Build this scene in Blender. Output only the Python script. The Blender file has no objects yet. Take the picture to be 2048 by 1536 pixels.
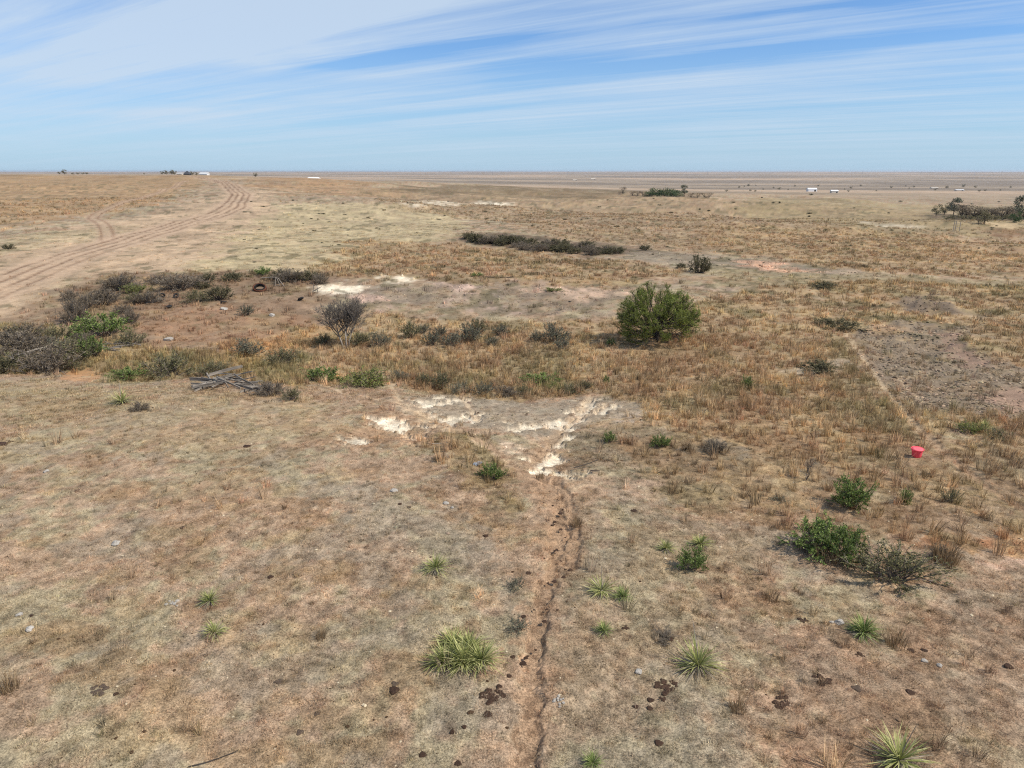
import bpy, math, random
import numpy as np
from mathutils import Vector
R = math.radians
random.seed(7); rng = np.random.default_rng(11)
scene = bpy.context.scene
# ---------------------------------------------------------------- camera
F = 1420.0; PITCH = R(16.7); CAMZ = 12.0
cd = bpy.data.cameras.new('camera'); cam = bpy.data.objects.new('camera', cd)
scene.collection.objects.link(cam); scene.camera = cam
cam.location = (0, 0, CAMZ); cam.rotation_euler = (R(90) - PITCH, 0, 0)
cd.sensor_width = 36; cd.lens = 36 * F / 2048; cd.clip_start = .1; cd.clip_end = 60000
scene.render.resolution_x = 1024; scene.render.resolution_y = 768
scene.view_settings.view_transform = 'Standard'; scene.view_settings.look = 'None'
scene.view_settings.gamma = 1; scene.view_settings.use_curve_mapping = False
scene.view_settings.exposure = 0.0
scene.cycles.volume_step_rate = 10; scene.cycles.volume_max_steps = 32
scene.cycles.use_denoising = False; scene.cycles.filter_width = 1.15; scene.cycles.max_bounces = 6; scene.cycles.transparent_max_bounces = 8
# ---------------------------------------------------------------- sun
SUN_EL, SUN_AZ = R(48), R(108)                 # azimuth from +Y, clockwise
sdir = Vector((math.sin(SUN_AZ) * math.cos(SUN_EL), math.cos(SUN_AZ) * math.cos(SUN_EL), math.sin(SUN_EL)))
sl = bpy.data.lights.new('sun', 'SUN'); sl.energy = 4.8; sl.angle = R(1.0); sl.color = (1, .95, .87)
so = bpy.data.objects.new('sun', sl); scene.collection.objects.link(so)
so.rotation_euler = sdir.to_track_quat('Z', 'Y').to_euler(); so.location = (40, -20, 60)
# ---------------------------------------------------------------- world
w = bpy.data.worlds.new('World'); scene.world = w; w.use_nodes = True
nt = w.node_tree; nt.nodes.clear()
def nd(t, typ, **kw):
    n = t.nodes.new(typ)
    for k, v in kw.items(): setattr(n, k, v)
    return n
def math_(t, op, a, b=None, clamp=False):
    n = nd(t, 'ShaderNodeMath', operation=op, use_clamp=clamp)
    for i, v in enumerate((a, b)):
        if v is None: continue
        if isinstance(v, (int, float)): n.inputs[i].default_value = v
        else: t.links.new(v, n.inputs[i])
    return n.outputs[0]
def ramp(t, fac, stops):
    n = nd(t, 'ShaderNodeValToRGB'); e = n.color_ramp.elements
    while len(e) < len(stops): e.new(.5)
    for i, (p, c) in enumerate(stops):
        e[i].position = p; e[i].color = (c[0], c[1], c[2], 1) if not isinstance(c, (int, float)) else (c, c, c, 1)
    t.links.new(fac, n.inputs[0]); return n.outputs[0]
def mixc(t, fac, a, b, bt='MIX'):
    n = nd(t, 'ShaderNodeMix', data_type='RGBA', blend_type=bt)
    for s, v in ((0, fac), (6, a), (7, b)):
        if isinstance(v, (int, float)): n.inputs[s].default_value = v
        elif isinstance(v, tuple): n.inputs[s].default_value = (v[0], v[1], v[2], 1)
        else: t.links.new(v, n.inputs[s])
    return n.outputs[2]
def noise(t, vec, scale, detail=4, rough=.55, dist=0):
    n = nd(t, 'ShaderNodeTexNoise'); n.inputs['Scale'].default_value = scale
    n.inputs['Detail'].default_value = detail; n.inputs['Roughness'].default_value = rough
    n.inputs['Distortion'].default_value = dist
    t.links.new(vec, n.inputs['Vector']); return n.outputs['Fac']
sky = nd(nt, 'ShaderNodeTexSky', sky_type='NISHITA'); sky.sun_disc = False
sky.sun_elevation = SUN_EL; sky.sun_rotation = SUN_AZ; sky.altitude = 900; sky.air_density = 1.0; sky.dust_density = 0.6; sky.ozone_density = 1.6
tc = nd(nt, 'ShaderNodeTexCoord'); sx = nd(nt, 'ShaderNodeSeparateXYZ'); nt.links.new(tc.outputs['Generated'], sx.inputs[0])
zz = math_(nt, 'ADD', math_(nt, 'MAXIMUM', sx.outputs[2], 0.0), .035)
cx = nd(nt, 'ShaderNodeCombineXYZ')
nt.links.new(math_(nt, 'DIVIDE', sx.outputs[0], zz), cx.inputs[0]); nt.links.new(math_(nt, 'DIVIDE', sx.outputs[1], zz), cx.inputs[1])
def plane(rot, sc, off=(0, 0, 0)):
    m = nd(nt, 'ShaderNodeMapping'); m.vector_type = 'TEXTURE'
    m.inputs['Rotation'].default_value = (0, 0, rot); m.inputs['Scale'].default_value = sc; m.inputs['Location'].default_value = off
    nt.links.new(cx.outputs[0], m.inputs[0]); return m.outputs[0]
A = R(90 + 56)                                   # cirrus streaks run to a vanishing point far left on the horizon
el = sx.outputs[2]
uv = nd(nt, 'ShaderNodeSeparateXYZ'); nt.links.new(plane(A, (1, 1, 1)), uv.inputs[0]); U, V = uv.outputs[0], uv.outputs[1]
n1 = noise(nt, plane(A, (9, .95, 1), (1.0, .4, 0)), 1.0, 5, .5, .6)
n2 = noise(nt, plane(A - R(2), (4, .26, 1), (3.1, 1.7, 0)), 1.0, 9, .68, .9)
n3 = noise(nt, plane(A + R(6), (5, 3.2, 1), (2, 5, 0)), 1.0, 7, .6, .8)
n4 = noise(nt, plane(A + R(9), (3.5, .35, 1), (7, 5, 0)), 1.0, 5, .6, .5)
wob = math_(nt, 'MULTIPLY', math_(nt, 'SUBTRACT', n4, .5), .7)
def gap(v0, wv, u0, u1, amp):
    a = math_(nt, 'DIVIDE', math_(nt, 'SUBTRACT', math_(nt, 'ADD', V, wob), v0), wv)
    g = math_(nt, 'EXPONENT', math_(nt, 'MULTIPLY', math_(nt, 'MULTIPLY', a, a), -1.0))
    b = math_(nt, 'DIVIDE', math_(nt, 'SUBTRACT', U, (u0 + u1) / 2), (u1 - u0) / 2)
    h = math_(nt, 'EXPONENT', math_(nt, 'MULTIPLY', math_(nt, 'POWER', math_(nt, 'ABSOLUTE', b), 3), -1.0))
    return math_(nt, 'MULTIPLY', math_(nt, 'MULTIPLY', g, h), amp)
dens = math_(nt, 'ADD', math_(nt, 'MULTIPLY', math_(nt, 'SUBTRACT', n1, .5), 2.0), math_(nt, 'MULTIPLY', math_(nt, 'SUBTRACT', n2, .5), 1.25))
dens = math_(nt, 'ADD', dens, math_(nt, 'MULTIPLY', math_(nt, 'SUBTRACT', n3, .5), 1.7))
dens = math_(nt, 'ADD', dens, .47)
for g_ in ((-4.15, .20, 2.6, 4.9, .85), (-5.50, .17, .2, 3.6, 1.0), (-4.95, .22, 2.0, 3.9, .35), (-5.0, .2, 5.6, 7.6, .3), (-4.42, .12, -.2, 1.8, .45), (-8.8, .30, -1.5, 4.0, .4), (-7.2, .2, 3, 7, .3)):
    dens = math_(nt, 'SUBTRACT', dens, gap(*g_))
dens = math_(nt, 'ADD', dens, gap(-3.0, 1.1, 1.8, 7.5, .75))
cl = math_(nt, 'POWER', math_(nt, 'MAXIMUM', math_(nt, 'MINIMUM', dens, 1.0), 0.0), 1.1)
low = math_(nt, 'DIVIDE', math_(nt, 'SUBTRACT', el, .0), .15, True)
veil = math_(nt, 'ADD', math_(nt, 'MULTIPLY', math_(nt, 'SUBTRACT', 1.0, low), .78), .06)
cl2 = math_(nt, 'MULTIPLY', cl, math_(nt, 'ADD', math_(nt, 'MULTIPLY', math_(nt, 'DIVIDE', el, .065, True), .82), .08))
skyc = mixc(nt, 1.0, sky.outputs[0], (.74, 1.05, 1.42), 'MULTIPLY')
c2 = mixc(nt, veil, skyc, (4.3, 6.1, 7.9))
c2 = mixc(nt, math_(nt, 'MULTIPLY', cl2, .92), c2, (6.0, 7.2, 8.6))
bg = nd(nt, 'ShaderNodeBackground'); bg.inputs[1].default_value = .10; nt.links.new(c2, bg.inputs[0])
out = nd(nt, 'ShaderNodeOutputWorld'); nt.links.new(bg.outputs[0], out.inputs[0])
# ---------------------------------------------------------------- noise in numpy
def hsh(ix, iy, s):
    h = (ix.astype(np.int64) * 374761393 + iy.astype(np.int64) * 668265263 + s * 1274126177) & 0x7fffffff
    h = ((h ^ (h >> 13)) * 1103515245) & 0x7fffffff
    h = ((h ^ (h >> 15)) * 12820163) & 0x7fffffff
    return ((h ^ (h >> 16)) & 0xffff) / 65535.0
def vn(x, y, s=0):
    ix = np.floor(x); iy = np.floor(y); fx = x - ix; fy = y - iy
    fx = fx * fx * (3 - 2 * fx); fy = fy * fy * (3 - 2 * fy)
    a = hsh(ix, iy, s); b = hsh(ix + 1, iy, s); c = hsh(ix, iy + 1, s); d = hsh(ix + 1, iy + 1, s)
    return (a + (b - a) * fx) * (1 - fy) + (c + (d - c) * fx) * fy
def fbm(x, y, s=0, o=4):
    r = 0; a = 1; t = 0
    for i in range(o):
        r = r + a * vn(x, y, s + i * 17); t += a; a *= .55
        x, y = x * 1.93 + y * .43 + 5.1, y * 1.93 - x * .43 + 1.7
    return r / t
def sst(a, b, x):
    t = np.clip((x - a) / (b - a), 0, 1); return t * t * (3 - 2 * t)
# ---------------------------------------------------------------- terrain
YS = [4, 12, 25, 38, 50, 65, 80, 110, 150, 220, 320, 450, 600, 1000, 1500, 2200, 4000, 8000, 16000]
PROF = {
 -200: [0, 0, 0, -.1, -1.8, -1.5, .3, 1.0, 2.0, 3.8, 6.2, 8.6, 9.7, 8, 5, 0, -4, -2, 1],
 450:  [0, 0, 0, -.2, -1.8, -1.7, .2, 1.0, 2.0, 3.8, 6.2, 8.5, 9.3, 6, 2, -4, -6, -2, 1],
 700:  [0, 0, 0, -.4, -2.1, -2.2, .1, .6, 1.2, 2.2, 3.4, 4.6, 4.6, -3, -9, -12, -12, -4, 1],
 1024: [0, 0, 0, -.7, -2.2, -2.3, .1, .3, .5, .6, .8, .6, -.8, -9, -16, -19, -16, -5, 1],
 1400: [0, 0, -.2, -.8, -1.6, -1.6, -.1, -.2, -.5, -1.0, -2.0, -3.5, -7, -14, -20, -24, -18, -6, 1],
 2200: [0, 0, -.4, -1.0, -1.4, -1.2, -.8, -1.0, -2.0, -4.5, -8.5, -12, -13, -17, -22, -25, -19, -6, 1]}
_ly = np.linspace(math.log(4), math.log(16000), 500)
_ax = np.linspace(-.86, .86, 260)
_cols = []
for X in PROF:
    z = np.interp(_ly, np.log(YS), PROF[X])
    k = np.exp(-.5 * (np.arange(-14, 15) / 4.5) ** 2); k /= k.sum()
    _cols.append(np.convolve(np.pad(z, 14, 'edge'), k, 'valid'))
_cols = np.array(_cols); _s = [(X - 1024) / F for X in PROF]
T = np.array([[0.0]])
T = np.stack([np.interp(_ax, _s, _cols[:, j]) for j in range(500)], 1)
k = np.exp(-.5 * (np.arange(-20, 21) / 8) ** 2); k /= k.sum()
T = np.stack([np.convolve(np.pad(T[:, j], 20, 'edge'), k, 'valid') for j in range(500)], 1)
MOUNDS = []                                       # x, y, rx, ry, height
def hbase(x, y):
    x = np.asarray(x, float); y = np.asarray(y, float)
    r = np.hypot(x, y) + 1e-6; az = np.clip(np.arctan2(x, y), -.70, .70)
    d = np.maximum(r * np.cos(az), 4.001); s = np.tan(az)
    u = (np.clip(s, -.859, .859) + .86) / 1.72 * 259; v = (np.log(np.minimum(d, 15900)) - _ly[0]) / (_ly[-1] - _ly[0]) * 499
    iu = np.clip(u.astype(int), 0, 258); iv = np.clip(v.astype(int), 0, 498); fu = u - iu; fv = v - iv
    z = (T[iu, iv] * (1 - fu) + T[iu + 1, iv] * fu) * (1 - fv) + (T[iu, iv + 1] * (1 - fu) + T[iu + 1, iv + 1] * fu) * fv
    z = z + sst(50, 220, r) * (1 - sst(400, 900, r)) * (fbm(x / 34, y / 34, 3, 3) - .5) * 2.6
    z = z + sst(1200, 3000, r) * (fbm(x / 900, y / 900, 9, 3) - .5) * 9
    z = z + sst(110, 200, r) * (1 - sst(450, 800, r)) * (fbm(x / 95 + 3, y / 62, 13, 3) - .5) * 10 * sst(-.42, -.1, x / r)
    for (mx, my, rx, ry, h) in MOUNDS:
        z = z + h * np.exp(-((x - mx) / rx) ** 2 - ((y - my) / ry) ** 2)
    return z
_ts = np.concatenate([np.linspace(8, 60, 500), np.geomspace(60.1, 15000, 2500)])
def at(px, py):
    dx = (px - 1024) / F; dz = -(py - 768) / F
    c, s = math.cos(PITCH), math.sin(PITCH)
    v = np.array([dx, c + dz * s, -s + dz * c]); v /= v[1]
    g = CAMZ + v[2] * _ts - hbase(v[0] * _ts, _ts)
    i = np.argmax(g < 0)
    if g[i] >= 0: i = int(np.argmin(g)); return float(v[0] * _ts[i]), float(_ts[i])
    if i == 0: return float(v[0] * _ts[0]), float(_ts[0])
    a, b = _ts[i - 1], _ts[i]; f = g[i - 1] / (g[i - 1] - g[i]); t = a + (b - a) * f
    return float(v[0] * t), float(t)
def pxm(px, py):                                  # metres per photo pixel at that ground point
    x, y = at(px, py); z = float(hbase(x, y))
    return (y * math.cos(PITCH) + (CAMZ - z) * math.sin(PITCH)) / F
for (px, py, wx, wy, h) in [(1880, 618, 60, 20, .55), (1950, 700, 50, 30, .35), (1820, 680, 50, 20, .3), (1990, 770, 60, 30, .3),
                            (905, 905, 50, 40, .3), (740, 790, 60, 25, .1), (1230, 720, 160, 60, .12), (1070, 560, 160, 12, .25),
                            (780, 862, 60, 16, -.35), (1120, 900, 60, 40, -.3), (880, 830, 60, 15, -.15), (165, 735, 60, 18, -.5)]:
    X, Y = at(px, py); m = pxm(px, py); MOUNDS.append((X, Y, wx * m, wy * m * 3, h))
def W(pts): return np.array([at(*p) for p in pts])
# trails: points in the world, half width, depth
def trail(pts, hw, depth, kind):
    P = W(pts); return dict(P=P, hw=hw, depth=depth, kind=kind)
ROAD = [(-260, 668), (-60, 598), (60, 548), (130, 518), (240, 484), (330, 458), (420, 434), (462, 414), (476, 396), (478, 385), (462, 372), (440, 362), (400, 354), (340, 351)]
TR = [
 trail([(1058, 1900), (1050, 1536), (1062, 1400), (1068, 1290), (1085, 1210), (1102, 1150), (1120, 1060), (1112, 1000), (1085, 955)], .20, .13, 'cow'),
 trail([(1145, 1130), (1150, 1060), (1128, 985), (1110, 960)], .16, .10, 'cow'),
 trail([(1085, 962), (1040, 945), (1010, 915), (960, 880), (925, 862), (880, 842), (840, 826), (806, 806), (790, 782), (778, 762), (760, 745)], .17, .06, 'cow'),
 trail([(1060, 930), (1098, 890), (1125, 858), (1150, 832), (1168, 808), (1182, 790)], .16, .05, 'cow'),
 trail([(1150, 838), (1190, 822), (1212, 806)], .14, .03, 'cow'),
 trail([(850, 818), (800, 806), (740, 793), (690, 784), (650, 770), (612, 760)], .14, .04, 'cow'),
 trail([(958, 838), (940, 812), (925, 794)], .10, .03, 'cow'),
 trail([(1692, 662), (1715, 700), (1745, 742), (1780, 790), (1830, 850), (1880, 900), (1960, 965), (2100, 1060)], .16, .08, 'cow'),
 trail([(1795, 760), (1830, 790), (1850, 812)], .12, .04, 'cow'),
 trail([(560, 762), (610, 748), (660, 738)], .10, .02, 'cow'),
 trail([(215, 482), (214, 465), (205, 448), (186, 436), (215, 418), (262, 400), (330, 378), (372, 362)], .9, .02, 'dim'),
 trail([(-40, 480), (40, 468), (110, 456)], .5, .02, 'dim'),
]
def seg_dist(x, y, P):
    d = np.full(x.shape, 1e9); t_ = np.zeros(x.shape); side = np.zeros(x.shape)
    for (a, b) in zip(P[:-1], P[1:]):
        ab = b - a; L2 = (ab ** 2).sum() + 1e-9
        t = np.clip(((x - a[0]) * ab[0] + (y - a[1]) * ab[1]) / L2, 0, 1)
        dx = x - a[0] - t * ab[0]; dy = y - a[1] - t * ab[1]; q = np.hypot(dx, dy)
        sg = np.sign(dx * ab[1] - dy * ab[0]); m = q < d; d = np.where(m, q, d); side = np.where(m, sg, side)
    return d, side
def smoothline(P, n=6):
    P = np.vstack([2 * P[0] - P[1], P, 2 * P[-1] - P[-2]]); o = []
    for i in range(1, len(P) - 2):
        for k in range(n):
            t = k / n; a, b, c, d = P[i - 1:i + 3]
            o.append(.5 * (2 * b + (c - a) * t + (2 * a - 5 * b + 4 * c - d) * t * t + (3 * b - a - 3 * c + d) * t ** 3))
    o.append(P[-2]); return np.array(o)
for t in TR: t['P'] = smoothline(t['P'], 4)
ROADP = smoothline(W(ROAD), 5)
def poly(x, y, P):                                # signed distance, positive inside
    d, _ = seg_dist(x, y, np.vstack([P, P[:1]])); ins = np.zeros(x.shape, bool); n = len(P)
    for i in range(n):
        x1, y1 = P[i]; x2, y2 = P[(i + 1) % n]
        if y1 == y2: continue
        c = ((y1 > y) != (y2 > y)) & (x < (x2 - x1) * (y - y1) / (y2 - y1) + x1); ins ^= c
    return np.where(ins, d, -d)
LIT = 1.31
def lin(c):
    c = np.array(c, float) / 255; return np.where(c <= .04045, c / 12.92, ((c + .055) / 1.055) ** 2.4)
def col(*c): return lin(c) / LIT * np.array([.95, .925, .84])
PINK, BUFF, LAV, GOLD, OLIVE = col(184, 157, 133), col(180, 166, 138), col(170, 155, 137), col(182, 155, 120), col(140, 130, 98)
SAND, ROADC, RUST, PALE, DARK = col(253, 238, 216), col(206, 176, 152), col(160, 116, 90), col(200, 182, 146), col(88, 72, 60)
SOIL = col(176, 146, 120); ROSE = col(212, 170, 150); FARV = col(168, 150, 130)
# zone polygons: photo outline projected on the terrain, colour, opacity, tall grass, short grass, stones, breakup 0..1
ZP = [
 # far country
 ([(-400, 500), (-400, 352), (440, 352), (400, 372), (330, 400), (250, 425), (180, 432), (100, 440), (-400, 520)], col(178, 145, 110), .85, .35, .5, 0, .3),
 ([(480, 352), (760, 366), (800, 392), (620, 390), (520, 372)], col(176, 136, 100), .7, .3, .5, 0, .3),
 ([(-400, 720), (-400, 540), (0, 500), (180, 452), (440, 396), (490, 372), (540, 395), (560, 430), (470, 500), (420, 540), (200, 548), (130, 600), (-20, 650)], col(204, 176, 148), .85, 0, .35, 0, .25),
 ([(380, 545), (470, 470), (560, 410), (700, 405), (930, 425), (930, 468), (800, 500), (700, 540), (420, 545)], PALE, .8, .02, .7, 0, .35),
 ([(0, 470), (90, 462), (260, 452), (240, 470), (90, 492), (-80, 520)], col(182, 166, 134), .6, 0, .6, 0, .3),
 ([(700, 378), (1180, 384), (1400, 400), (2048, 430), (2300, 470), (2300, 530), (1600, 520), (1100, 470), (960, 440), (800, 420)], col(170, 144, 116), .7, .5, .6, 0, .4),
 ([(1500, 395), (2048, 410), (2100, 460), (1700, 470), (1500, 430)], col(158, 142, 104), .55, .15, .6, 0, .4),
 ([(1400, 452), (1900, 470), (2200, 500), (2200, 560), (1700, 545), (1420, 500)], col(180, 150, 114), .6, .75, .4, 0, .4),
 ([(700, 480), (960, 492), (1200, 520), (1400, 545), (1250, 575), (900, 560), (640, 560)], col(174, 144, 112), .75, .7, .4, 0, .35),
 ([(820, 372), (1180, 378), (1420, 392), (1200, 394), (900, 386), (760, 378)], col(112, 96, 72), .7, .1, .3, 0, .4),
 ([(830, 402), (940, 404), (1035, 405), (1030, 410), (850, 411)], SAND, .9, 0, 0, 0, .45),
 ([(800, 394), (850, 398), (960, 404), (900, 404), (820, 402)], DARK, .4, 0, 0, 0, .5),
 ([(1730, 444), (1830, 450), (1820, 453), (1740, 450)], SAND, .5, 0, 0, 0, .5),
 ([(1980, 444), (2100, 446), (2100, 456), (1990, 452)], col(214, 188, 152), .7, 0, 0, 0, .3),
 ([(1860, 425), (2200, 425), (2200, 446), (1870, 440)], col(96, 80, 70), .7, 0, 0, 0, .3),
 ([(1960, 456), (2200, 458), (2200, 474), (1990, 470)], col(150, 108, 80), .7, .2, .3, 0, .3),
 # middle ground
 ([(940, 466), (1040, 470), (1160, 482), (1260, 492), (1300, 505), (1200, 516), (1100, 508), (1000, 490), (940, 478)], col(100, 84, 70), .75, 0, .2, 0, .3),
 ([(1270, 498), (1500, 520), (1700, 540), (1760, 560), (1600, 552), (1420, 540), (1270, 520)], LAV * .8, .8, 0, .3, .1, .35),
 ([(1470, 520), (1540, 524), (1600, 538), (1640, 545), (1560, 542), (1480, 530)], col(226, 180, 152), .95, 0, 0, .8, .4),
 ([(1620, 540), (1780, 546), (1840, 556), (1700, 556)], col(196, 170, 148), .6, 0, 0, .6, .6),
 ([(1400, 530), (1600, 545), (2048, 560), (2300, 590), (2300, 610), (1700, 585), (1450, 570)], col(160, 146, 112), .6, .1, .7, 0, .3),
 ([(620, 560), (700, 566), (860, 558), (960, 566), (1100, 560), (1240, 572), (1290, 600), (1200, 622), (1080, 628), (1000, 618), (880, 606), (770, 618), (690, 600)], col(150, 134, 120), .8, .10, .4, .2, .6),
 ([(180, 560), (560, 545), (660, 560), (640, 700), (420, 735), (260, 760), (100, 745), (0, 740), (0, 640), (130, 600)], col(150, 124, 104), .8, .12, .5, 0, .4),
 ([(300, 610), (560, 620), (640, 640), (560, 690), (380, 700), (300, 690)], col(166, 130, 104), .7, .25, .5, 0, .4),
 ([(650, 572), (680, 562), (745, 570), (760, 582), (700, 590), (660, 584)], SAND, .95, 0, 0, .15, .4),
 ([(690, 585), (750, 578), (772, 600), (778, 618), (740, 622), (700, 605)], col(206, 176, 160), .9, 0, 0, .8, .5),
 ([(780, 556), (850, 556), (862, 563), (790, 562)], SAND, .85, 0, 0, .1, .4),
 ([(880, 560), (930, 572), (950, 606), (930, 614), (890, 596)], col(216, 186, 170), .85, 0, 0, .8, .5),
 ([(930, 608), (1000, 608), (1060, 616), (1000, 622), (940, 618)], col(196, 170, 156), .7, 0, 0, .1, .3),
 ([(1050, 556), (1090, 566), (1130, 574), (1200, 576), (1250, 590), (1180, 602), (1110, 584), (1060, 572)], col(216, 184, 162), .85, 0, 0, .4, .5),
 ([(1420, 570), (1460, 574), (1470, 584), (1430, 580)], col(210, 180, 160), .7, 0, 0, .3, .5),
 ([(600, 650), (760, 630), (1000, 640), (1260, 640), (1420, 600), (1560, 570), (1800, 560), (2300, 590), (2300, 1000), (1900, 860), (1500, 960), (1300, 850), (1190, 776), (1080, 796), (900, 796), (800, 770), (600, 765), (440, 740), (440, 690)], GOLD, .72, .9, .5, 0, .35),
 ([(440, 690), (620, 650), (700, 660), (650, 700), (560, 720), (470, 730)], col(186, 146, 106), .6, .8, .4, 0, .4),
 ([(820, 720), (1180, 740), (1160, 790), (900, 800), (820, 770)], col(128, 104, 78), .45, .8, .4, 0, .5),
 ([(1200, 655), (1320, 690), (1420, 690), (1400, 720), (1250, 700)], col(160, 130, 100), .5, .1, .4, 0, .3),
 ([(1560, 736), (1700, 722), (1720, 732), (1600, 746), (1560, 742)], col(188, 170, 150), .75, 0, .2, 0, .3),
 ([(1600, 595), (1640, 594), (1660, 600), (1610, 604)], LAV, .6, 0, .2, 0, .3),
 ([(1700, 665), (1790, 640), (1930, 648), (1960, 700), (2020, 730), (2300, 745), (2300, 850), (2048, 840), (1860, 822), (1800, 800), (1740, 730)], col(150, 133, 116), .92, .05, .3, .8, .3),
 ([(1890, 665), (1935, 665), (1950, 730), (1905, 735)], col(162, 133, 117), .8, 0, .1, .6, .4),
 ([(1760, 648), (1800, 648), (1800, 662), (1760, 664)], col(196, 158, 124), .8, 0, 0, .6, .4),
 ([(1815, 600), (1880, 594), (1935, 612), (1930, 622), (1830, 624), (1800, 612)], col(126, 110, 98), .85, 0, .1, .9, .3),
 ([(2000, 785), (2200, 780), (2200, 830), (2000, 822)], col(186, 150, 132), .6, 0, 0, .5, .4),
 ([(-60, 640), (120, 650), (300, 700), (470, 705), (620, 720), (600, 775), (420, 760), (230, 765), (120, 748), (-60, 748)], col(138, 126, 84), .7, .8, .5, 0, .4),
 ([(140, 590), (230, 550), (420, 545), (660, 545), (640, 575), (460, 610), (300, 610), (250, 680), (140, 670)], col(128, 106, 88), .65, .45, .5, 0, .4),
 # near slope
 ([(830, 795), (930, 790), (1060, 802), (1180, 790), (1250, 800), (1320, 832), (1200, 850), (1100, 880), (960, 850), (840, 820)], LAV, .85, 0, .3, .12, .3),
 ([(1100, 870), (1250, 850), (1500, 900), (1500, 1000), (1250, 985), (1150, 930)], col(140, 126, 104), .7, .12, .9, .1, .4),
 ([(1250, 880), (1500, 860), (2200, 900), (2300, 1100), (1800, 1090), (1500, 1050), (1300, 985)], col(156, 128, 98), .6, .55, .8, 0, .5),
 ([(660, 860), (760, 810), (860, 840), (920, 850), (900, 890), (760, 900), (650, 890)], col(178, 144, 116), .8, .1, .5, .1, .4),
 ([(850, 880), (930, 850), (985, 900), (1030, 960), (1010, 1010), (960, 1000), (890, 920)], col(152, 130, 94), .7, .55, .8, 0, .4),
 ([(735, 830), (800, 836), (815, 856), (770, 862), (745, 850)], SAND, .95, 0, 0, .12, .35),
 ([(692, 876), (730, 880), (720, 894), (694, 888)], SAND, .85, 0, 0, 0, .3),
 ([(800, 868), (850, 872), (852, 884), (830, 900), (812, 880)], col(236, 206, 176), .85, 0, 0, 0, .3),
 ([(850, 800), (900, 797), (905, 806), (870, 815), (855, 812)], SAND, .95, 0, 0, .1, .35),
 ([(862, 822), (900, 830), (955, 824), (965, 838), (920, 846), (875, 840)], SAND * 1.05, .95, 0, 0, .1, .35),
 ([(840, 845), (905, 855), (940, 866), (930, 876), (870, 862)], SAND, .8, 0, 0, .1, .4),
 ([(990, 880), (1040, 880), (1030, 908), (1005, 908)], col(232, 204, 178), .75, 0, 0, .2, .5),
 ([(1035, 845), (1090, 836), (1140, 828), (1130, 858), (1080, 850), (1040, 856)], SAND, .8, 0, 0, .3, .5),
 ([(1142, 824), (1162, 828), (1154, 852), (1122, 880), (1092, 908), (1080, 902), (1108, 874), (1132, 850)], SAND * 1.03, .97, 0, 0, 0, .1),
 ([(1160, 828), (1172, 806), (1182, 790), (1176, 808), (1168, 826)], SAND, .85, 0, 0, 0, .2),
 ([(795, 785), (815, 806), (860, 835), (920, 862), (990, 905), (1050, 950), (1030, 955), (965, 905), (900, 866), (830, 832), (800, 806), (788, 786)], col(226, 198, 166), .8, 0, 0, 0, .45),
 ([(1185, 824), (1216, 806), (1218, 818), (1200, 830)], SAND, .75, 0, 0, .1, .35),
 ([(1230, 835), (1320, 824), (1325, 838), (1250, 842)], col(200, 180, 165), .6, 0, 0, .3, .6),
 ([(1048, 918), (1075, 905), (1100, 895), (1110, 925), (1100, 945), (1065, 945)], SAND * 1.08, .97, 0, 0, .1, .3),
 ([(1100, 938), (1170, 946), (1165, 958), (1110, 950)], SAND, .8, 0, 0, .3, .5),
 ([(1040, 945), (1100, 945), (1160, 955), (1210, 968), (1190, 990), (1100, 985), (1050, 975)], col(198, 168, 140), .75, 0, .1, 0, .3),
 ([(1260, 960), (1310, 965), (1320, 1000), (1300, 1010), (1270, 990)], col(206, 174, 150), .6, 0, .2, .1, .5),
 ([(1320, 1020), (1360, 1030), (1350, 1042), (1325, 1035)], col(206, 170, 142), .7, 0, .2, 0, .4),
 ([(130, 745), (180, 742), (200, 758), (170, 768), (130, 758)], col(206, 158, 118), .9, 0, 0, 0, .2),
 ([(1040, 940), (1110, 950), (1150, 990), (1160, 1080), (1140, 1180), (1105, 1260), (1085, 1360), (1080, 1600), (1030, 1600), (1038, 1400), (1048, 1280), (1072, 1180), (1078, 1080), (1056, 1000)], col(184, 150, 122), .8, 0, .25, .05, .2),
 ([(1100, 985), (1140, 1000), (1156, 1080), (1140, 1180), (1104, 1200), (1112, 1080)], col(126, 98, 74), .65, .12, .4, .1, .5),
 ([(1960, 1130), (2048, 1115), (2200, 1130), (2000, 1152)], col(222, 186, 164), .8, 0, .1, 0, .4),
 ([(1860, 1080), (2300, 1080), (2300, 1120), (1900, 1125)], col(178, 124, 88), .8, .9, .3, 0, .4),
 ([(1470, 1385), (1530, 1380), (1530, 1425), (1480, 1425)], col(208, 170, 146), .7, 0, .3, 0, .4),
 ([(1560, 1500), (1620, 1500), (1620, 1550), (1570, 1550)], col(214, 170, 144), .6, 0, .3, 0, .4),
 ([(640, 960), (800, 965), (980, 1060), (1040, 1120), (1000, 1180), (820, 1130), (660, 1020)], LAV * 1.03, .5, 0, .6, .03, .7),
 ([(1380, 900), (1440, 880), (1500, 900), (1460, 930)], LAV * .75, .6, 0, .5, 0, .6),
 ([(180, 980), (480, 940), (620, 1000), (640, 1060), (480, 1010), (300, 1010)], col(176, 144, 114), .45, .12, .7, 0, .6),
 ([(1100, 1000), (1300, 1010), (1560, 1080), (1500, 1500), (1100, 1500), (1120, 1200)], col(166, 153, 130), .45, .02, .9, 0, .5),
 ([(1500, 1240), (2300, 1200), (2400, 1900), (1500, 1800), (1450, 1440)], col(168, 136, 112), .5, .06, .9, 0, .5),
 ([(1380, 1130), (1560, 1130), (1600, 1210), (1460, 1220)], col(160, 124, 100), .5, .15, .9, 0, .5),
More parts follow.
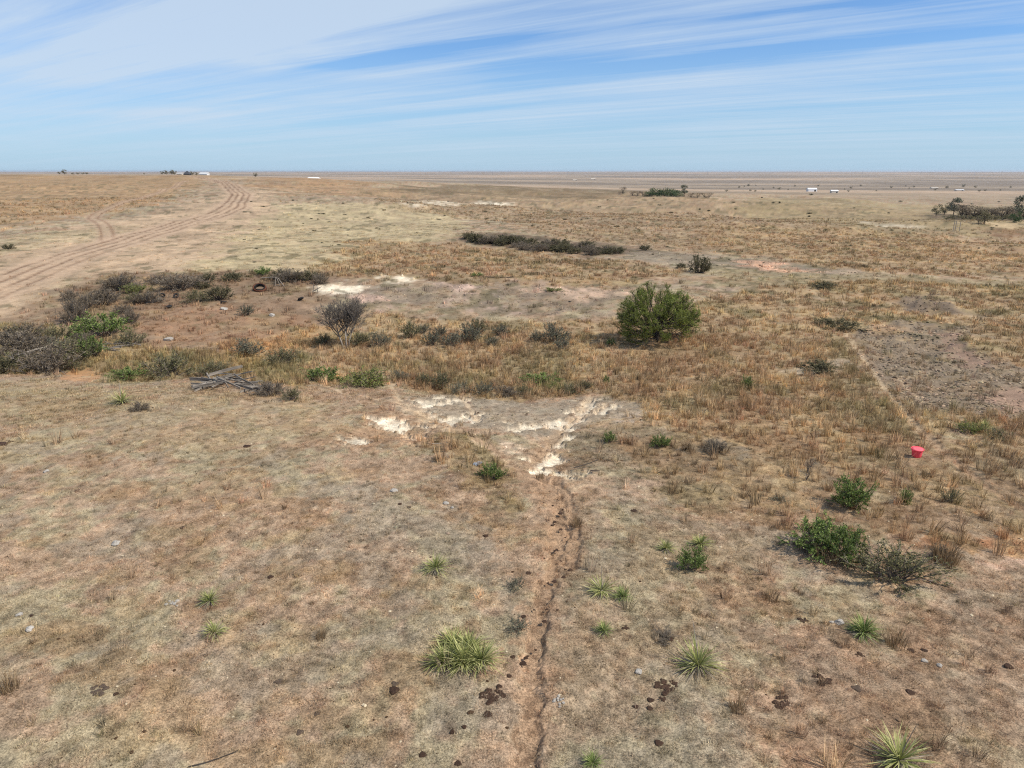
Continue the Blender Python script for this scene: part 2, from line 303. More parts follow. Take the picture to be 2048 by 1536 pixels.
 ([(-300, 760), (120, 765), (640, 800), (700, 870), (420, 900), (-300, 830)], col(178, 156, 124), .5, 0, .8, 0, .5),
]
for i, z in enumerate(ZP): ZP[i] = (W(z[0]),) + tuple(z[1:])
def warp(x, y):
    r = np.hypot(x, y); wx = np.zeros(x.shape); wy = np.zeros(x.shape)
    for i, L in enumerate((.6, 2.0, 7, 30, 120)):
        f = sst(3 * L, 14 * L, r) * L * .75
        wx += f * (fbm(x / L, y / L, 40 + i, 2) - .5); wy += f * (fbm(x / L + 9, y / L + 4, 60 + i, 2) - .5)
    return x + wx, y + wy
def zones(x, y):
    """colour and plant cover of the ground at world points"""
    r = np.hypot(x, y); n = len(x)
    xw, yw = warp(x, y)
    c = np.empty((n, 3)); c[:] = PINK
    def mx(colr, m):
        c[:] = c + (np.asarray(colr) - c) * np.clip(m, 0, 1)[:, None]
    g = fbm(x / 2.0, y / 2.0, 5, 5); g2 = fbm(x / .5, y / .5, 6, 3); g3 = fbm(x / 9, y / 9, 7, 3)
    mx(BUFF, sst(.46, .58, g * .55 + g2 * .3 + g3 * .15) * .85)
    mx(col(156, 126, 98), sst(.52, .62, fbm(x / 1.5 + 7, y / 1.5, 21, 5)) * .55)
    mx(GOLD, sst(.60, .70, fbm(x / 1.8, y / 1.8 + 3, 22, 4)) * .4)
    mx(LAV, sst(.56, .66, fbm(x / 1.5 + 31, y / 1.5, 23, 5)) * .55)
    cut = np.zeros(n); tall = sst(.60, .72, fbm(x / 1.8, y / 1.8 + 3, 22, 4)) * .10; short = np.full(n, .85); stone = np.zeros(n)
    # the far plain: broad fields
    fz = sst(500, 1300, r); fields = fbm(x / 700, y / 260, 77, 3)
    fc = FARV + (col(196, 170, 146) - FARV) * sst(.5, .68, fields)[:, None] + (col(144, 128, 112) - FARV) * sst(.5, .36, fields)[:, None]
    c[:] = c + (fc - c) * fz[:, None]
    for (P, colr, op, ta, sh, stn, br) in ZP:
        mn = P.min(0); mxx = P.max(0); yc = P[:, 1].mean(); e = max(.15, .0045 * yc) * 2.0
        if yc > 60: e = max(e, .02 * yc)
        k = np.where((x > mn[0] - 4 * e) & (x < mxx[0] + 4 * e) & (y > mn[1] - 4 * e) & (y < mxx[1] + 4 * e))[0]
        if not len(k): continue
        d = poly(xw[k], yw[k], P)
        L = max(.5, yc * .022)
        nn = fbm(x[k] / L, y[k] / L, 91, 4) - .5
        m = sst(-e * .7, e * .7, d + nn * (e * 3.5 + .35) + (fbm(x[k] / .3, y[k] / .3, 95, 4) - .5) * 1.3 * (1 - sst(45, 90, y[k])))
        m = m * (1 - br * sst(.46, .60, fbm(x[k] / (L * .9) + 17, y[k] / (L * .9), 93, 5)))
        t = np.clip(m * op, 0, 1)[:, None]; c[k] = c[k] + (colr - c[k]) * t
        if colr[0] > .60 and yc < 62: cut[k] = np.maximum(cut[k], m)
        tall[k] += (ta - tall[k]) * m; short[k] += (sh - short[k]) * m; stone[k] += (stn - stone[k]) * m
    # colour clumps inside gold grass
    cl_ = fbm(x / 2.6 + 50, y / 2.6, 31, 4); q = np.clip(tall * 1.2, 0, 1)
    mx(col(156, 124, 96), q * sst(.52, .66, cl_) * .6); mx(col(200, 172, 130), q * sst(.48, .34, cl_) * .5)
    mx(OLIVE, q * sst(.56, .68, fbm(x / 3.2, y / 3.2 + 60, 33, 4)) * .55)
    # far speckle and bands at the scale the distance resolves
    f0 = fbm(x / 1.6, y / 1.6, 34, 4) - .5; c *= (1 + sst(40, 90, r) * (1 - sst(260, 500, r)) * f0 * .9)[:, None]
    dk_ = sst(.63, .70, fbm(x / 2.4, y / 2.4, 39, 4)) * sst(45, 80, r) * (1 - sst(300, 600, r)); mx(OLIVE * .62, dk_ * .65)
    f1 = fbm(x / 9, y / 9, 35, 4) - .5; f2 = fbm(x / 45, y / 45, 36, 4) - .5
    c *= (1 + sst(50, 160, r) * (f1 * .55 + f2 * .5 * sst(150, 400, r)))[:, None]
    big = fbm(x / 1.3, y / 1.3, 37, 4) - .5; sm = fbm(x / .28, y / .28, 38, 3) - .5
    c *= (1 + (1 - sst(60, 140, r)) * big * .26 + (1 - sst(30, 75, r)) * sm * .85)[:, None]
    # trails
    tm = np.zeros(n); rm = np.zeros(n); dz = -.13 * sst(.15, .6, cut) + np.clip(stone * 1.3, 0, 1) * (fbm(x / 1.3, y / 1.3, 97, 4) - .5) * .8 * sst(40, 55, y)
    for t in TR:
        P = t['P']; mn = P.min(0) - 3; mxx = P.max(0) + 3
        k = np.where((x > mn[0]) & (x < mxx[0]) & (y > mn[1]) & (y < mxx[1]))[0]
        if not len(k): continue
        d, sg = seg_dist(x[k], y[k], P); hw = t['hw']
        w_ = hw * (1 + 1.6 * (fbm(x[k] / .9, y[k] / .9, 51, 3) - .5)); d2 = d + (fbm(x[k] / .35, y[k] / .35, 52, 4) - .5) * hw * 2.6
        m = sst(w_ * 1.7, w_ * .6, d2)
        if t['kind'] == 'cow':
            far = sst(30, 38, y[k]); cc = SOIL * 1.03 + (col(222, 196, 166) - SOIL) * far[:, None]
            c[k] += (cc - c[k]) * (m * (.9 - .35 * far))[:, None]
            halo = sst(hw * 3.6, hw * 1.3, d2) * (1 - m) * .4
            c[k] += (col(184, 152, 126) - c[k]) * halo[:, None]
            dk = m * sst(.55, .62, fbm(x[k] / .22, y[k] / .22, 53, 3)) * (1 - far); c[k] += (col(110, 82, 62) - c[k]) * (dk * .45)[:, None]
            dz[k] -= t['depth'] * sst(hw * 1.9, hw * .7, d2) * sst(60, 45, y[k])
            tm[k] = np.maximum(tm[k], m)
        else:
            lines = np.exp(-((d - hw) / (.32 * hw)) ** 2)
            c[k] += (ROADC * .98 - c[k]) * (sst(hw * 2.4, hw * 1.2, d) * .5)[:, None]
            c[k] += (col(140, 106, 84) - c[k]) * (lines * .6)[:, None]; rm[k] = np.maximum(rm[k], sst(hw * 2, hw, d))
        short[k] *= 1 - m * .85; tall[k] *= 1 - m
    mn = ROADP.min(0) - 15; mxx = ROADP.max(0) + 15
    k = np.where((x > mn[0]) & (x < mxx[0]) & (y > mn[1]) & (y < mxx[1]))[0]
    if len(k):
        d, sg = seg_dist(x[k], y[k], ROADP); s = d * sg + (fbm(x[k] / 14, y[k] / 14, 56, 2) - .5) * 1.4
        lines = np.zeros(len(k)); half = .15 + y[k] * .0011; pale = np.exp(-((s) / .7) ** 2) * .5 + np.exp(-((s - 3.7) / .5) ** 2) * .35 + np.exp(-((s + 3.6) / .5) ** 2) * .35; c[k] += (col(222, 194, 166) - c[k]) * (pale * .8)[:, None]
        for j, off in enumerate((-2.6, -.9, .9, 2.7)):
            lines = np.maximum(lines, np.exp(-((s - off) / half) ** 2) * (1, .85, .9, .75)[j])
        body = sst(6.0, 3.4, np.abs(s))
        c[k] += (ROADC * 1.0 - c[k]) * (body * .55)[:, None]
        br = sst(.25, .62, fbm(x[k] / 3.2, y[k] / 3.2, 57, 4))
        c[k] += (col(132, 102, 82) - c[k]) * np.clip(lines * (.35 + .65 * br) * .95, 0, 1)[:, None]
        dz[k] -= lines * .07 * sst(240, 120, y[k]); rm[k] = np.maximum(rm[k], body)
        short[k] *= 1 - body * .8
    return c, tall, short, stone, tm, rm, dz
def hfull(x, y, dz=None):
    r = np.hypot(x, y); z = hbase(x, y)
    z = z + (fbm(x / 6, y / 6, 81, 3) - .5) * .55 * (1 - sst(80, 200, r))
    z = z + (fbm(x / 1.1, y / 1.1, 82, 3) - .5) * .15 * (1 - sst(60, 120, r))
    z = z + (fbm(x / .26, y / .26, 83, 2) - .5) * .05 * (1 - sst(35, 70, r))
    if dz is not None: z = z + dz
    return z
# ---------------------------------------------------------------- materials
def newmat(name, rough=.9):
    m = bpy.data.materials.new(name); m.use_nodes = True; t = m.node_tree
    b = t.nodes['Principled BSDF']; b.inputs['Roughness'].default_value = rough; b.inputs['Specular IOR Level'].default_value = .15
    return m, t, b
def ground_mat():
    m, t, b = newmat('dry_ground', .95)
    a = nd(t, 'ShaderNodeAttribute', attribute_name='Col'); g = nd(t, 'ShaderNodeNewGeometry'); P = g.outputs['Position']
    cdn = nd(t, 'ShaderNodeVectorMath', operation='LENGTH'); t.links.new(P, cdn.inputs[0]); dist = cdn.outputs['Value']   # distance from the site centre
    near = math_(t, 'SUBTRACT', 1.0, math_(t, 'DIVIDE', dist, 70.0), True)
    v = math_(t, 'ADD', math_(t, 'MULTIPLY', math_(t, 'SUBTRACT', noise(t, P, 20, 3, .8), .5), 4.6), math_(t, 'MULTIPLY', math_(t, 'SUBTRACT', noise(t, P, 7, 4, .7), .5), 1.6))
    v2 = math_(t, 'MULTIPLY', math_(t, 'SUBTRACT', noise(t, P, 1.4, 6, .75), .5), math_(t, 'MULTIPLY', math_(t, 'SUBTRACT', 1.0, math_(t, 'DIVIDE', dist, 900.0), True), 1.3))
    f = math_(t, 'ADD', 1.0, math_(t, 'ADD', math_(t, 'MULTIPLY', v, math_(t, 'ADD', math_(t, 'MULTIPLY', near, .75), .15)), v2))
    sc = nd(t, 'ShaderNodeVectorMath', operation='SCALE'); t.links.new(a.outputs['Color'], sc.inputs[0]); t.links.new(f, sc.inputs['Scale'])
    t.links.new(sc.outputs[0], b.inputs['Base Color'])
    bp = nd(t, 'ShaderNodeBump'); bp.inputs['Strength'].default_value = .8; bp.inputs['Distance'].default_value = .05
    t.links.new(noise(t, P, 9, 6, .75), bp.inputs['Height']); t.links.new(bp.outputs[0], b.inputs['Normal'])
    return m
def leafmat(name, c, c2=None, trans=.25, inst=False):
    m = bpy.data.materials.new(name); m.use_nodes = True; t = m.node_tree; t.nodes.clear()
    v = nd(t, 'ShaderNodeAttribute', attribute_name='var')
    if inst:
        a = nd(t, 'ShaderNodeAttribute', attribute_name='icol', attribute_type='INSTANCER')
        base = a.outputs['Vector']
        sc = nd(t, 'ShaderNodeVectorMath', operation='SCALE'); t.links.new(base, sc.inputs[0]); t.links.new(math_(t, 'ADD', math_(t, 'MULTIPLY', v.outputs['Fac'], 1.6), .35), sc.inputs['Scale']); colr = sc.outputs[0]
    else:
        colr = ramp(t, v.outputs['Fac'], [(0, tuple(x * .34 for x in c)), (.5, c), (1, c2 or tuple(min(1, x * 1.7) for x in c))])
    d = nd(t, 'ShaderNodeBsdfDiffuse'); tr = nd(t, 'ShaderNodeBsdfTranslucent'); mi = nd(t, 'ShaderNodeMixShader'); mi.inputs[0].default_value = trans
    t.links.new(colr, d.inputs[0]); t.links.new(colr, tr.inputs[0]); t.links.new(d.outputs[0], mi.inputs[1]); t.links.new(tr.outputs[0], mi.inputs[2])
    o = nd(t, 'ShaderNodeOutputMaterial'); t.links.new(mi.outputs[0], o.inputs[0]); return m
def surfmat(name, c, c2, scale=6, rough=.85, bump=.4, stretch=(1, 1, 1), metal=0, rnd=.25):
    m, t, b = newmat(name, rough); tcx = nd(t, 'ShaderNodeTexCoord'); mp = nd(t, 'ShaderNodeMapping'); mp.inputs['Scale'].default_value = stretch
    t.links.new(tcx.outputs['Object'], mp.inputs[0]); n = noise(t, mp.outputs[0], scale, 5, .65)
    oi = nd(t, 'ShaderNodeObjectInfo'); cc = ramp(t, n, [(.32, c), (.68, c2)])
    sc = nd(t, 'ShaderNodeVectorMath', operation='SCALE'); t.links.new(cc, sc.inputs[0])
    t.links.new(math_(t, 'ADD', math_(t, 'MULTIPLY', oi.outputs['Random'], rnd), 1 - rnd / 2), sc.inputs['Scale'])
    t.links.new(sc.outputs[0], b.inputs['Base Color']); b.inputs['Metallic'].default_value = metal
    bp = nd(t, 'ShaderNodeBump'); bp.inputs['Strength'].default_value = bump; bp.inputs['Distance'].default_value = .02
    t.links.new(n, bp.inputs['Height']); t.links.new(bp.outputs[0], b.inputs['Normal']); return m
MG = ground_mat()
M = dict(
 grass=leafmat('dry_grass', (.3, .25, .15), inst=True, trans=.3),
 stone=None,
 green=leafmat('green_leaves', (.17, .235, .06), (.34, .42, .14)), yellowgreen=leafmat('yellow_green_leaves', (.22, .25, .07), (.36, .36, .12)),
 olive=leafmat('olive_leaves', (.19, .18, .085), (.34, .31, .16)), greygreen=leafmat('grey_green_leaves', (.19, .185, .125), (.32, .31, .21)),
 purple=leafmat('bare_twigs_leaves', (.23, .175, .12), (.38, .31, .21)), dark=leafmat('dark_leaves', (.175, .155, .085), (.32, .28, .16)),
 mesq=leafmat('mesquite_leaves', (.23, .27, .06), (.44, .47, .14), trans=.35),
 fargreen=leafmat('far_tree_leaves', (.075, .115, .05), (.14, .19, .08)), yucca=leafmat('yucca_leaves', (.27, .29, .09), (.60, .56, .25)), yuccag=leafmat('green_yucca_leaves', (.19, .25, .07), (.46, .47, .19)),
 deadleaf=leafmat('dead_leaves', (.36, .30, .22), (.56, .48, .35)),
 bark=surfmat('grey_bark', (.11, .085, .07), (.20, .16, .13)), darkbark=surfmat('dark_bark', (.045, .035, .028), (.09, .07, .055)),
 palebark=surfmat('pale_bark', (.22, .18, .14), (.40, .34, .27)), twig=surfmat('purple_grey_twigs', (.12, .10, .085), (.20, .17, .14)),
 wood=surfmat('weathered_wood', (.085, .07, .058), (.36, .31, .25), 9, .9, .6, (1, 1, .12), rnd=.5),
 dung=surfmat('cow_dung', (.022, .012, .008), (.09, .05, .03), 14, .8, .8), oldung=surfmat('old_dung', (.075, .05, .035), (.14, .10, .07), 14, .9, .8),
 rock=surfmat('pale_rock', (.26, .225, .185), (.52, .47, .40), 9, .9, .8), rubber=surfmat('black_rubber', (.018, .016, .015), (.045, .04, .036), 8, .7),
 rust=surfmat('rusty_steel', (.07, .025, .014), (.16, .065, .035), 10, .8), red=surfmat('red_plastic', (.80, .075, .10), (.92, .11, .14), 7, .5, .1, rnd=.05),
 lid=surfmat('pink_lid', (.86, .13, .15), (.9, .17, .19), 5, .5, .05, rnd=.05), redin=surfmat('tub_inside', (.55, .03, .04), (.62, .04, .05), 5, .5, .05), white=surfmat('white_metal_roof', (.72, .72, .71), (.80, .80, .79), .3, .5, .1, rnd=.05),
 tan=surfmat('tan_metal', (.55, .48, .38), (.62, .54, .44), .3, .6, .1), darkroof=surfmat('dark_roof', (.05, .05, .055), (.08, .08, .085), .5, .8, .1), opening=surfmat('dark_opening', (.02, .02, .02), (.03, .03, .03), 1),
 greywood=surfmat('grey_post_wood', (.22, .19, .16), (.36, .32, .28), 7, .9, .4), metal=surfmat('grey_sheet_metal', (.26, .28, .31), (.46, .48, .5), 5, .5, .2, metal=.3),
 steel=surfmat('galvanised_steel', (.25, .25, .26), (.35, .35, .36), 1, .6, .1))
def rockmat():
    m, t, b = newmat('stones', .9); a = nd(t, 'ShaderNodeAttribute', attribute_name='icol', attribute_type='INSTANCER')
    t.links.new(a.outputs['Vector'], b.inputs['Base Color']); return m
M['stone'] = rockmat()
# ---------------------------------------------------------------- mesh helpers
C = scene.collection
class MB:
    def __init__(s): s.v = []; s.f = []; s.var = []
    def quad(s, a, b, c, d, var=.5):
        n = len(s.v); s.v += [a, b, c, d]; s.f.append((n, n + 1, n + 2, n + 3)); s.var += [var] * 4
    def tri(s, a, b, c, var=.5):
        n = len(s.v); s.v += [a, b, c]; s.f.append((n, n + 1, n + 2)); s.var += [var] * 3
    def tube(s, pts, rad, k=5, var=.5, cap=True):
        rings = []; prev = None
        for i, p in enumerate(pts):
            p = Vector(p); d = (Vector(pts[min(i + 1, len(pts) - 1)]) - Vector(pts[max(i - 1, 0)])).normalized()
            u = d.orthogonal().normalized() if prev is None else (prev - d * prev.dot(d)).normalized(); prev = u; w_ = d.cross(u)
            rings.append(len(s.v))
            for j in range(k):
                a = 2 * math.pi * j / k; q = p + (u * math.cos(a) + w_ * math.sin(a)) * rad[i]; s.v.append(tuple(q)); s.var.append(var)
        for i in range(len(pts) - 1):
            for j in range(k):
                a, b = rings[i], rings[i + 1]; s.f.append((a + j, a + (j + 1) % k, b + (j + 1) % k, b + j))
        if cap:
            s.f.append(tuple(rings[-1] + j for j in range(k))); s.f.append(tuple(rings[0] + k - 1 - j for j in range(k)))
    def box(s, c, size, rot=None, jit=0):
        n = len(s.v); hx, hy, hz = size[0] / 2, size[1] / 2, size[2] / 2
        for dz in (-1, 1):
            for dx, dy in ((-1, -1), (1, -1), (1, 1), (-1, 1)):
                v = Vector((dx * hx + random.uniform(-jit, jit), dy * hy + random.uniform(-jit, jit), dz * hz))
                if rot: v = rot @ v
                s.v.append(tuple(v + Vector(c))); s.var.append(.5)
        for f in ((0, 3, 2, 1), (4, 5, 6, 7), (0, 1, 5, 4), (1, 2, 6, 5), (2, 3, 7, 6), (3, 0, 4, 7)): s.f.append(tuple(n + i for i in f))
    def mesh(s, name, mat, smooth=False):
        me = bpy.data.meshes.new(name); me.from_pydata(s.v, [], s.f); me.materials.append(mat)
        a = me.attributes.new('var', 'FLOAT', 'POINT'); a.data.foreach_set('value', s.var)
        if smooth: me.polygons.foreach_set('use_smooth', [True] * len(me.polygons))
        return me
    def obj(s, name, mat, parent=None, smooth=False, link=True):
        o = bpy.data.objects.new(name, s.mesh(name, mat, smooth))
        if link: C.objects.link(o)
        if parent: o.parent = parent
        return o
def tag(o, label=None, cat=None, group=None, kind=None):
    if label: o['label'] = label
    if cat: o['category'] = cat
    if group: o['group'] = group
    if kind: o['kind'] = kind
    return o
def empty(name):
    o = bpy.data.objects.new(name, None); o.empty_display_size = .2; C.objects.link(o); return o
USED = set()
def put(proto, px, py, sc=1, rz=None, label=None, cat=None, group=None, sink=0.0, xy=None, tilt=(0, 0)):
    """the prototype itself the first time, a copy of it and its parts afterwards"""
    if proto.name in USED:
        o = proto.copy(); C.objects.link(o)
        for ch in proto.children:
            c = ch.copy(); C.objects.link(c); c.parent = o
            for g in ch.children: d = g.copy(); C.objects.link(d); d.parent = c
        for k in ('label', 'group', 'category'):
            if k in o: del o[k]
    else:
        o = proto; USED.add(proto.name)
    x, y = xy if xy else at(px, py)
    z = float(hfull(np.array([x]), np.array([y]))[0]) - sink
    o.location = (x, y, z); o.rotation_euler = (tilt[0], tilt[1], random.uniform(0, 6.28) if rz is None else rz)
    o.scale = (sc, sc, sc) if isinstance(sc, (int, float)) else sc
    return tag(o, label, cat, group)
# ---------------------------------------------------------------- ground sheet
az = np.concatenate([np.linspace(-R(180), -R(60), 40, endpoint=False), np.linspace(-R(60), -R(41), 60, endpoint=False),
                     np.linspace(-R(41), R(41), 960, endpoint=False), np.linspace(R(41), R(60), 60, endpoint=False), np.linspace(R(60), R(180), 40, endpoint=False)])
rr = list(np.linspace(.4, 10.6, 16)); r = 11.0
while r < 15000:
    rr.append(r); r += min(.78 * (r * r + 144) / (12 * 710), .016 * r)
rr.append(15500); rr = np.array(rr); na, nr = len(az), len(rr)
AA, RR = np.meshgrid(az, rr); gx = (RR * np.sin(AA)).ravel(); gy = (RR * np.cos(AA)).ravel()
gc, gt, gs, gst, gtm, grm, gdz = zones(gx, gy)
gz = hfull(gx, gy, gdz)
print('ground verts', len(gx))
i = np.arange(nr - 1)[:, None] * na; j = np.arange(na)[None, :]; j2 = (j + 1) % na
faces = np.stack([i + j, i + na + j, i + na + j2, i + j2], -1).reshape(-1, 4)
def sheet(name, fsel):
    fs = faces[fsel]; ids, inv = np.unique(fs.ravel(), return_inverse=True); nf = len(fs)
    me = bpy.data.meshes.new(name); me.vertices.add(len(ids)); me.vertices.foreach_set('co', np.stack([gx[ids], gy[ids], gz[ids]], 1).ravel())
    me.loops.add(nf * 4); me.loops.foreach_set('vertex_index', inv.astype(np.int32).ravel())
    me.polygons.add(nf); me.polygons.foreach_set('loop_start', np.arange(0, nf * 4, 4, dtype=np.int32)); me.polygons.foreach_set('loop_total', np.full(nf, 4, np.int32))
    me.polygons.foreach_set('use_smooth', np.ones(nf, bool)); me.update(calc_edges=True); me.validate()
    a = me.attributes.new('Col', 'FLOAT_COLOR', 'POINT'); cc = np.ones((len(ids), 4)); cc[:, :3] = np.clip(gc[ids], .01, .92); a.data.foreach_set('color', cc.ravel())
    me.materials.append(MG); o = bpy.data.objects.new(name, me); C.objects.link(o); o['kind'] = 'structure'; return o
ft = gtm[faces].mean(1) > .5; fr = (grm[faces].mean(1) > .5) & ~ft
sheet('ground', ~ft & ~fr); sheet('cattle_trail', ft); sheet('dirt_track', fr)
del faces
# ---------------------------------------------------------------- instanced ground cover
def clump(nb, rad, h, wid, lean, tall=False):
    b = MB()
    for _ in range(nb):
        a = random.uniform(0, 6.28); q = rad * math.sqrt(random.random()); x, y = q * math.cos(a), q * math.sin(a)
        a2 = a + random.uniform(-.9, .9); L = h * random.uniform(.45, 1.15); ln = lean * random.uniform(.3, 1.4)
        dx, dy = math.cos(a2) * L * ln, math.sin(a2) * L * ln; px_, py_ = -math.sin(a2 + .8) * wid / 2, math.cos(a2 + .8) * wid / 2
        v = random.random()
        if tall:
            m = (x + dx * .35, y + dy * .35, L * .6)
            b.quad((x - px_, y - py_, -.03), (x + px_, y + py_, -.03), (m[0] + px_ * .8, m[1] + py_ * .8, m[2]), (m[0] - px_ * .8, m[1] - py_ * .8, m[2]), v)
            b.tri((m[0] - px_ * .8, m[1] - py_ * .8, m[2]), (m[0] + px_ * .8, m[1] + py_ * .8, m[2]), (x + dx, y + dy, L), v)
        else: b.tri((x - px_, y - py_, -.02), (x + px_, y + py_, -.02), (x + dx, y + dy, L), v)
    return b
def rocky(r=.5, seg=1):
    import bmesh
    bm = bmesh.new(); bmesh.ops.create_icosphere(bm, subdivisions=seg, radius=r)
    for v in bm.verts:
        v.co *= random.uniform(.72, 1.15); v.co.z *= .65
    me = bpy.data.meshes.new('rock'); bm.to_mesh(me); bm.free(); return me
def coll(name, meshes):
    c = bpy.data.collections.new(name)
    for i, me in enumerate(meshes):
        o = bpy.data.objects.new('%s_source' % name, me); c.objects.link(o)
    return c
def scatter(name, x, y, z, sc, colr, c, label=None):
    n = len(x); me = bpy.data.meshes.new(name); me.vertices.add(n); me.vertices.foreach_set('co', np.stack([x, y, z], 1).ravel())
    for nm, ty, ar in (('rot', 'FLOAT_VECTOR', np.stack([rng.normal(0, .12, n), rng.normal(0, .12, n), rng.uniform(0, 6.28, n)], 1)), ('scl', 'FLOAT_VECTOR', sc), ('icol', 'FLOAT_VECTOR', np.clip(colr, .01, .95))):
        a = me.attributes.new(nm, ty, 'POINT'); a.data.foreach_set('vector', np.ascontiguousarray(ar, dtype=np.float32).ravel())
    a = me.attributes.new('idx', 'INT', 'POINT'); a.data.foreach_set('value', rng.integers(0, len(c.objects), n).astype(np.int32))
    o = bpy.data.objects.new(name, me); C.objects.link(o)
    g = bpy.data.node_groups.new(name, 'GeometryNodeTree')
    g.interface.new_socket('Geometry', in_out='INPUT', socket_type='NodeSocketGeometry'); g.interface.new_socket('Geometry', in_out='OUTPUT', socket_type='NodeSocketGeometry')
    gi = g.nodes.new('NodeGroupInput'); go = g.nodes.new('NodeGroupOutput'); ip = g.nodes.new('GeometryNodeInstanceOnPoints'); ci = g.nodes.new('GeometryNodeCollectionInfo')
    ci.inputs['Collection'].default_value = c; ci.inputs['Separate Children'].default_value = True; ci.inputs['Reset Children'].default_value = True
    g.links.new(gi.outputs[0], ip.inputs['Points']); g.links.new(ci.outputs[0], ip.inputs['Instance']); ip.inputs['Pick Instance'].default_value = True
    for nm, ty, s in (('rot', 'FLOAT_VECTOR', 'Rotation'), ('scl', 'FLOAT_VECTOR', 'Scale'), ('idx', 'INT', 'Instance Index')):
        na_ = g.nodes.new('GeometryNodeInputNamedAttribute'); na_.data_type = ty; na_.inputs['Name'].default_value = nm
        g.links.new(na_.outputs[0], ip.inputs[s])
    g.links.new(ip.outputs[0], go.inputs[0]); md = o.modifiers.new('scatter', 'NODES'); md.node_group = g
    tag(o, label, kind='stuff'); return o
def fan(r0, r1, dens, half=R(41)):
    n = int(dens * half * (r1 * r1 - r0 * r0)); a = rng.uniform(-half, half, n); r_ = np.sqrt(rng.uniform(r0 * r0, r1 * r1, n)); return r_ * np.sin(a), r_ * np.cos(a)
def jitc(c, a=.12): return c * (1 + rng.normal(0, a, (len(c), 1))) * (1 + rng.normal(0, .03, c.shape))
SC1 = coll('short_tuft', [clump(46, .13, .055, .010, .9).mesh('tuft', M['grass']) for _ in range(5)])
SC2 = coll('wide_tuft', [clump(50, .34, .10, .026, .8).mesh('tuft', M['grass']) for _ in range(4)])
TC1 = coll('tall_tussock', [clump(34, .12, .42, .013, .45, True).mesh('tussock', M['grass']) for _ in range(5)])
TC2 = coll('far_tussock', [clump(26, .34, .48, .04, .4, True).mesh('tussock', M['grass']) for _ in range(4)])
TUB = at(1831, 922)
def cover(name, parts, c, which, size, label, mul=1.0, cj=.14):
    X, Y, CC, P = [], [], [], []
    for (r0, r1, d) in parts:
        x, y = fan(r0, r1, d); cc, ta, sh, st, tm, rm, dz = zones(x, y); p = {'s': sh, 't': ta, 'st': st}[which]
        k = (rng.random(len(x)) < p) & (np.hypot(x - TUB[0], y - TUB[1]) > (.75 if which == 't' else .2)) & (np.hypot(x - TUB[0] * .985, y - TUB[1] + .9) > (.8 if which == 't' else 0)); X.append(x[k]); Y.append(y[k]); CC.append(cc[k]); P.append(dz[k])
    x = np.concatenate(X); y = np.concatenate(Y); cc = np.concatenate(CC); n = len(x); print(name, n)
    s = size * np.clip(rng.lognormal(0, .28, n), .5, 1.9); sc = np.stack([s, s, s * rng.uniform(.7, 1.3, n)], 1)
    return scatter(name, x, y, hfull(x, y, np.concatenate(P)), sc, jitc(cc, cj) * mul, c, label)
cover('short_grass', [(11, 26, 42), (26, 50, 22)], SC1, 's', .85, 'short dry grass covering the near slope', 1.22, .2)
cover('grass_cover', [(40, 80, 4), (80, 160, 1.2)], SC2, 's', .75, 'short dry grass over the middle distance', 1.15, .2)
cover('tall_grass', [(11, 34, 5), (34, 62, 7.5)], TC1, 't', .9, 'tall golden bunch grass in the hollow', 1.4, .22)
cover('bunch_grass', [(60, 110, 3.2), (110, 260, 1.2)], TC2, 't', .62, 'tall golden bunch grass on the far slopes', 1.32, .16)
def litter():
    x, y = fan(11, 55, 3.2); n = len(x); cc, ta, sh, st, tm, rm, dz = zones(x, y); q = rng.random(n)
    base = np.where((q < .30)[:, None], col(232, 214, 186), np.where((q < .72)[:, None], col(84, 64, 48), cc * .75)); s_ = .035 * rng.lognormal(0, .5, n)
    scatter('pebbles', x, y, hfull(x, y, dz), np.stack([s_ * 1.3, s_, s_ * .7], 1), base, RC, 'pebbles, clods and dry litter strewn over the near slope')
    x, y = fan(11, 60, 1.3); n = len(x); cc, ta, sh, st, tm, rm, dz = zones(x, y); k = (sh > .4) & (fbm(x / 3, y / 3, 71, 3) > .47); x, y, cc, dz = x[k], y[k], cc[k], dz[k]; n = len(x); q = rng.random(n)
    cc = np.where((q < .4)[:, None], cc * np.array([.72, .74, .66]), cc * 1.15); s_ = rng.uniform(.22, .5, n)
    scatter('grass_tufts', x, y, hfull(x, y, dz), np.stack([s_ * 1.5, s_ * 1.5, s_ * .8], 1), jitc(cc, .2) * 1.1, TC1, 'small standing tufts dotted through the short grass')
def _rk():
    o = []
    for _ in range(5):
        me = rocky(.5); me.materials.append(M['stone']); o.append(me)
    return o
RC = coll('stone_piece', _rk())
litter()
cover('rubble', [(20, 50, 14)], RC, 'st', .13, 'loose stones on the bare patches of the near slope', 1.0, .25)
cover('rubble', [(42, 70, 9), (70, 130, 4)], RC, 'st', .19, 'clods and broken stones on the eroded banks', 1.15, .3)
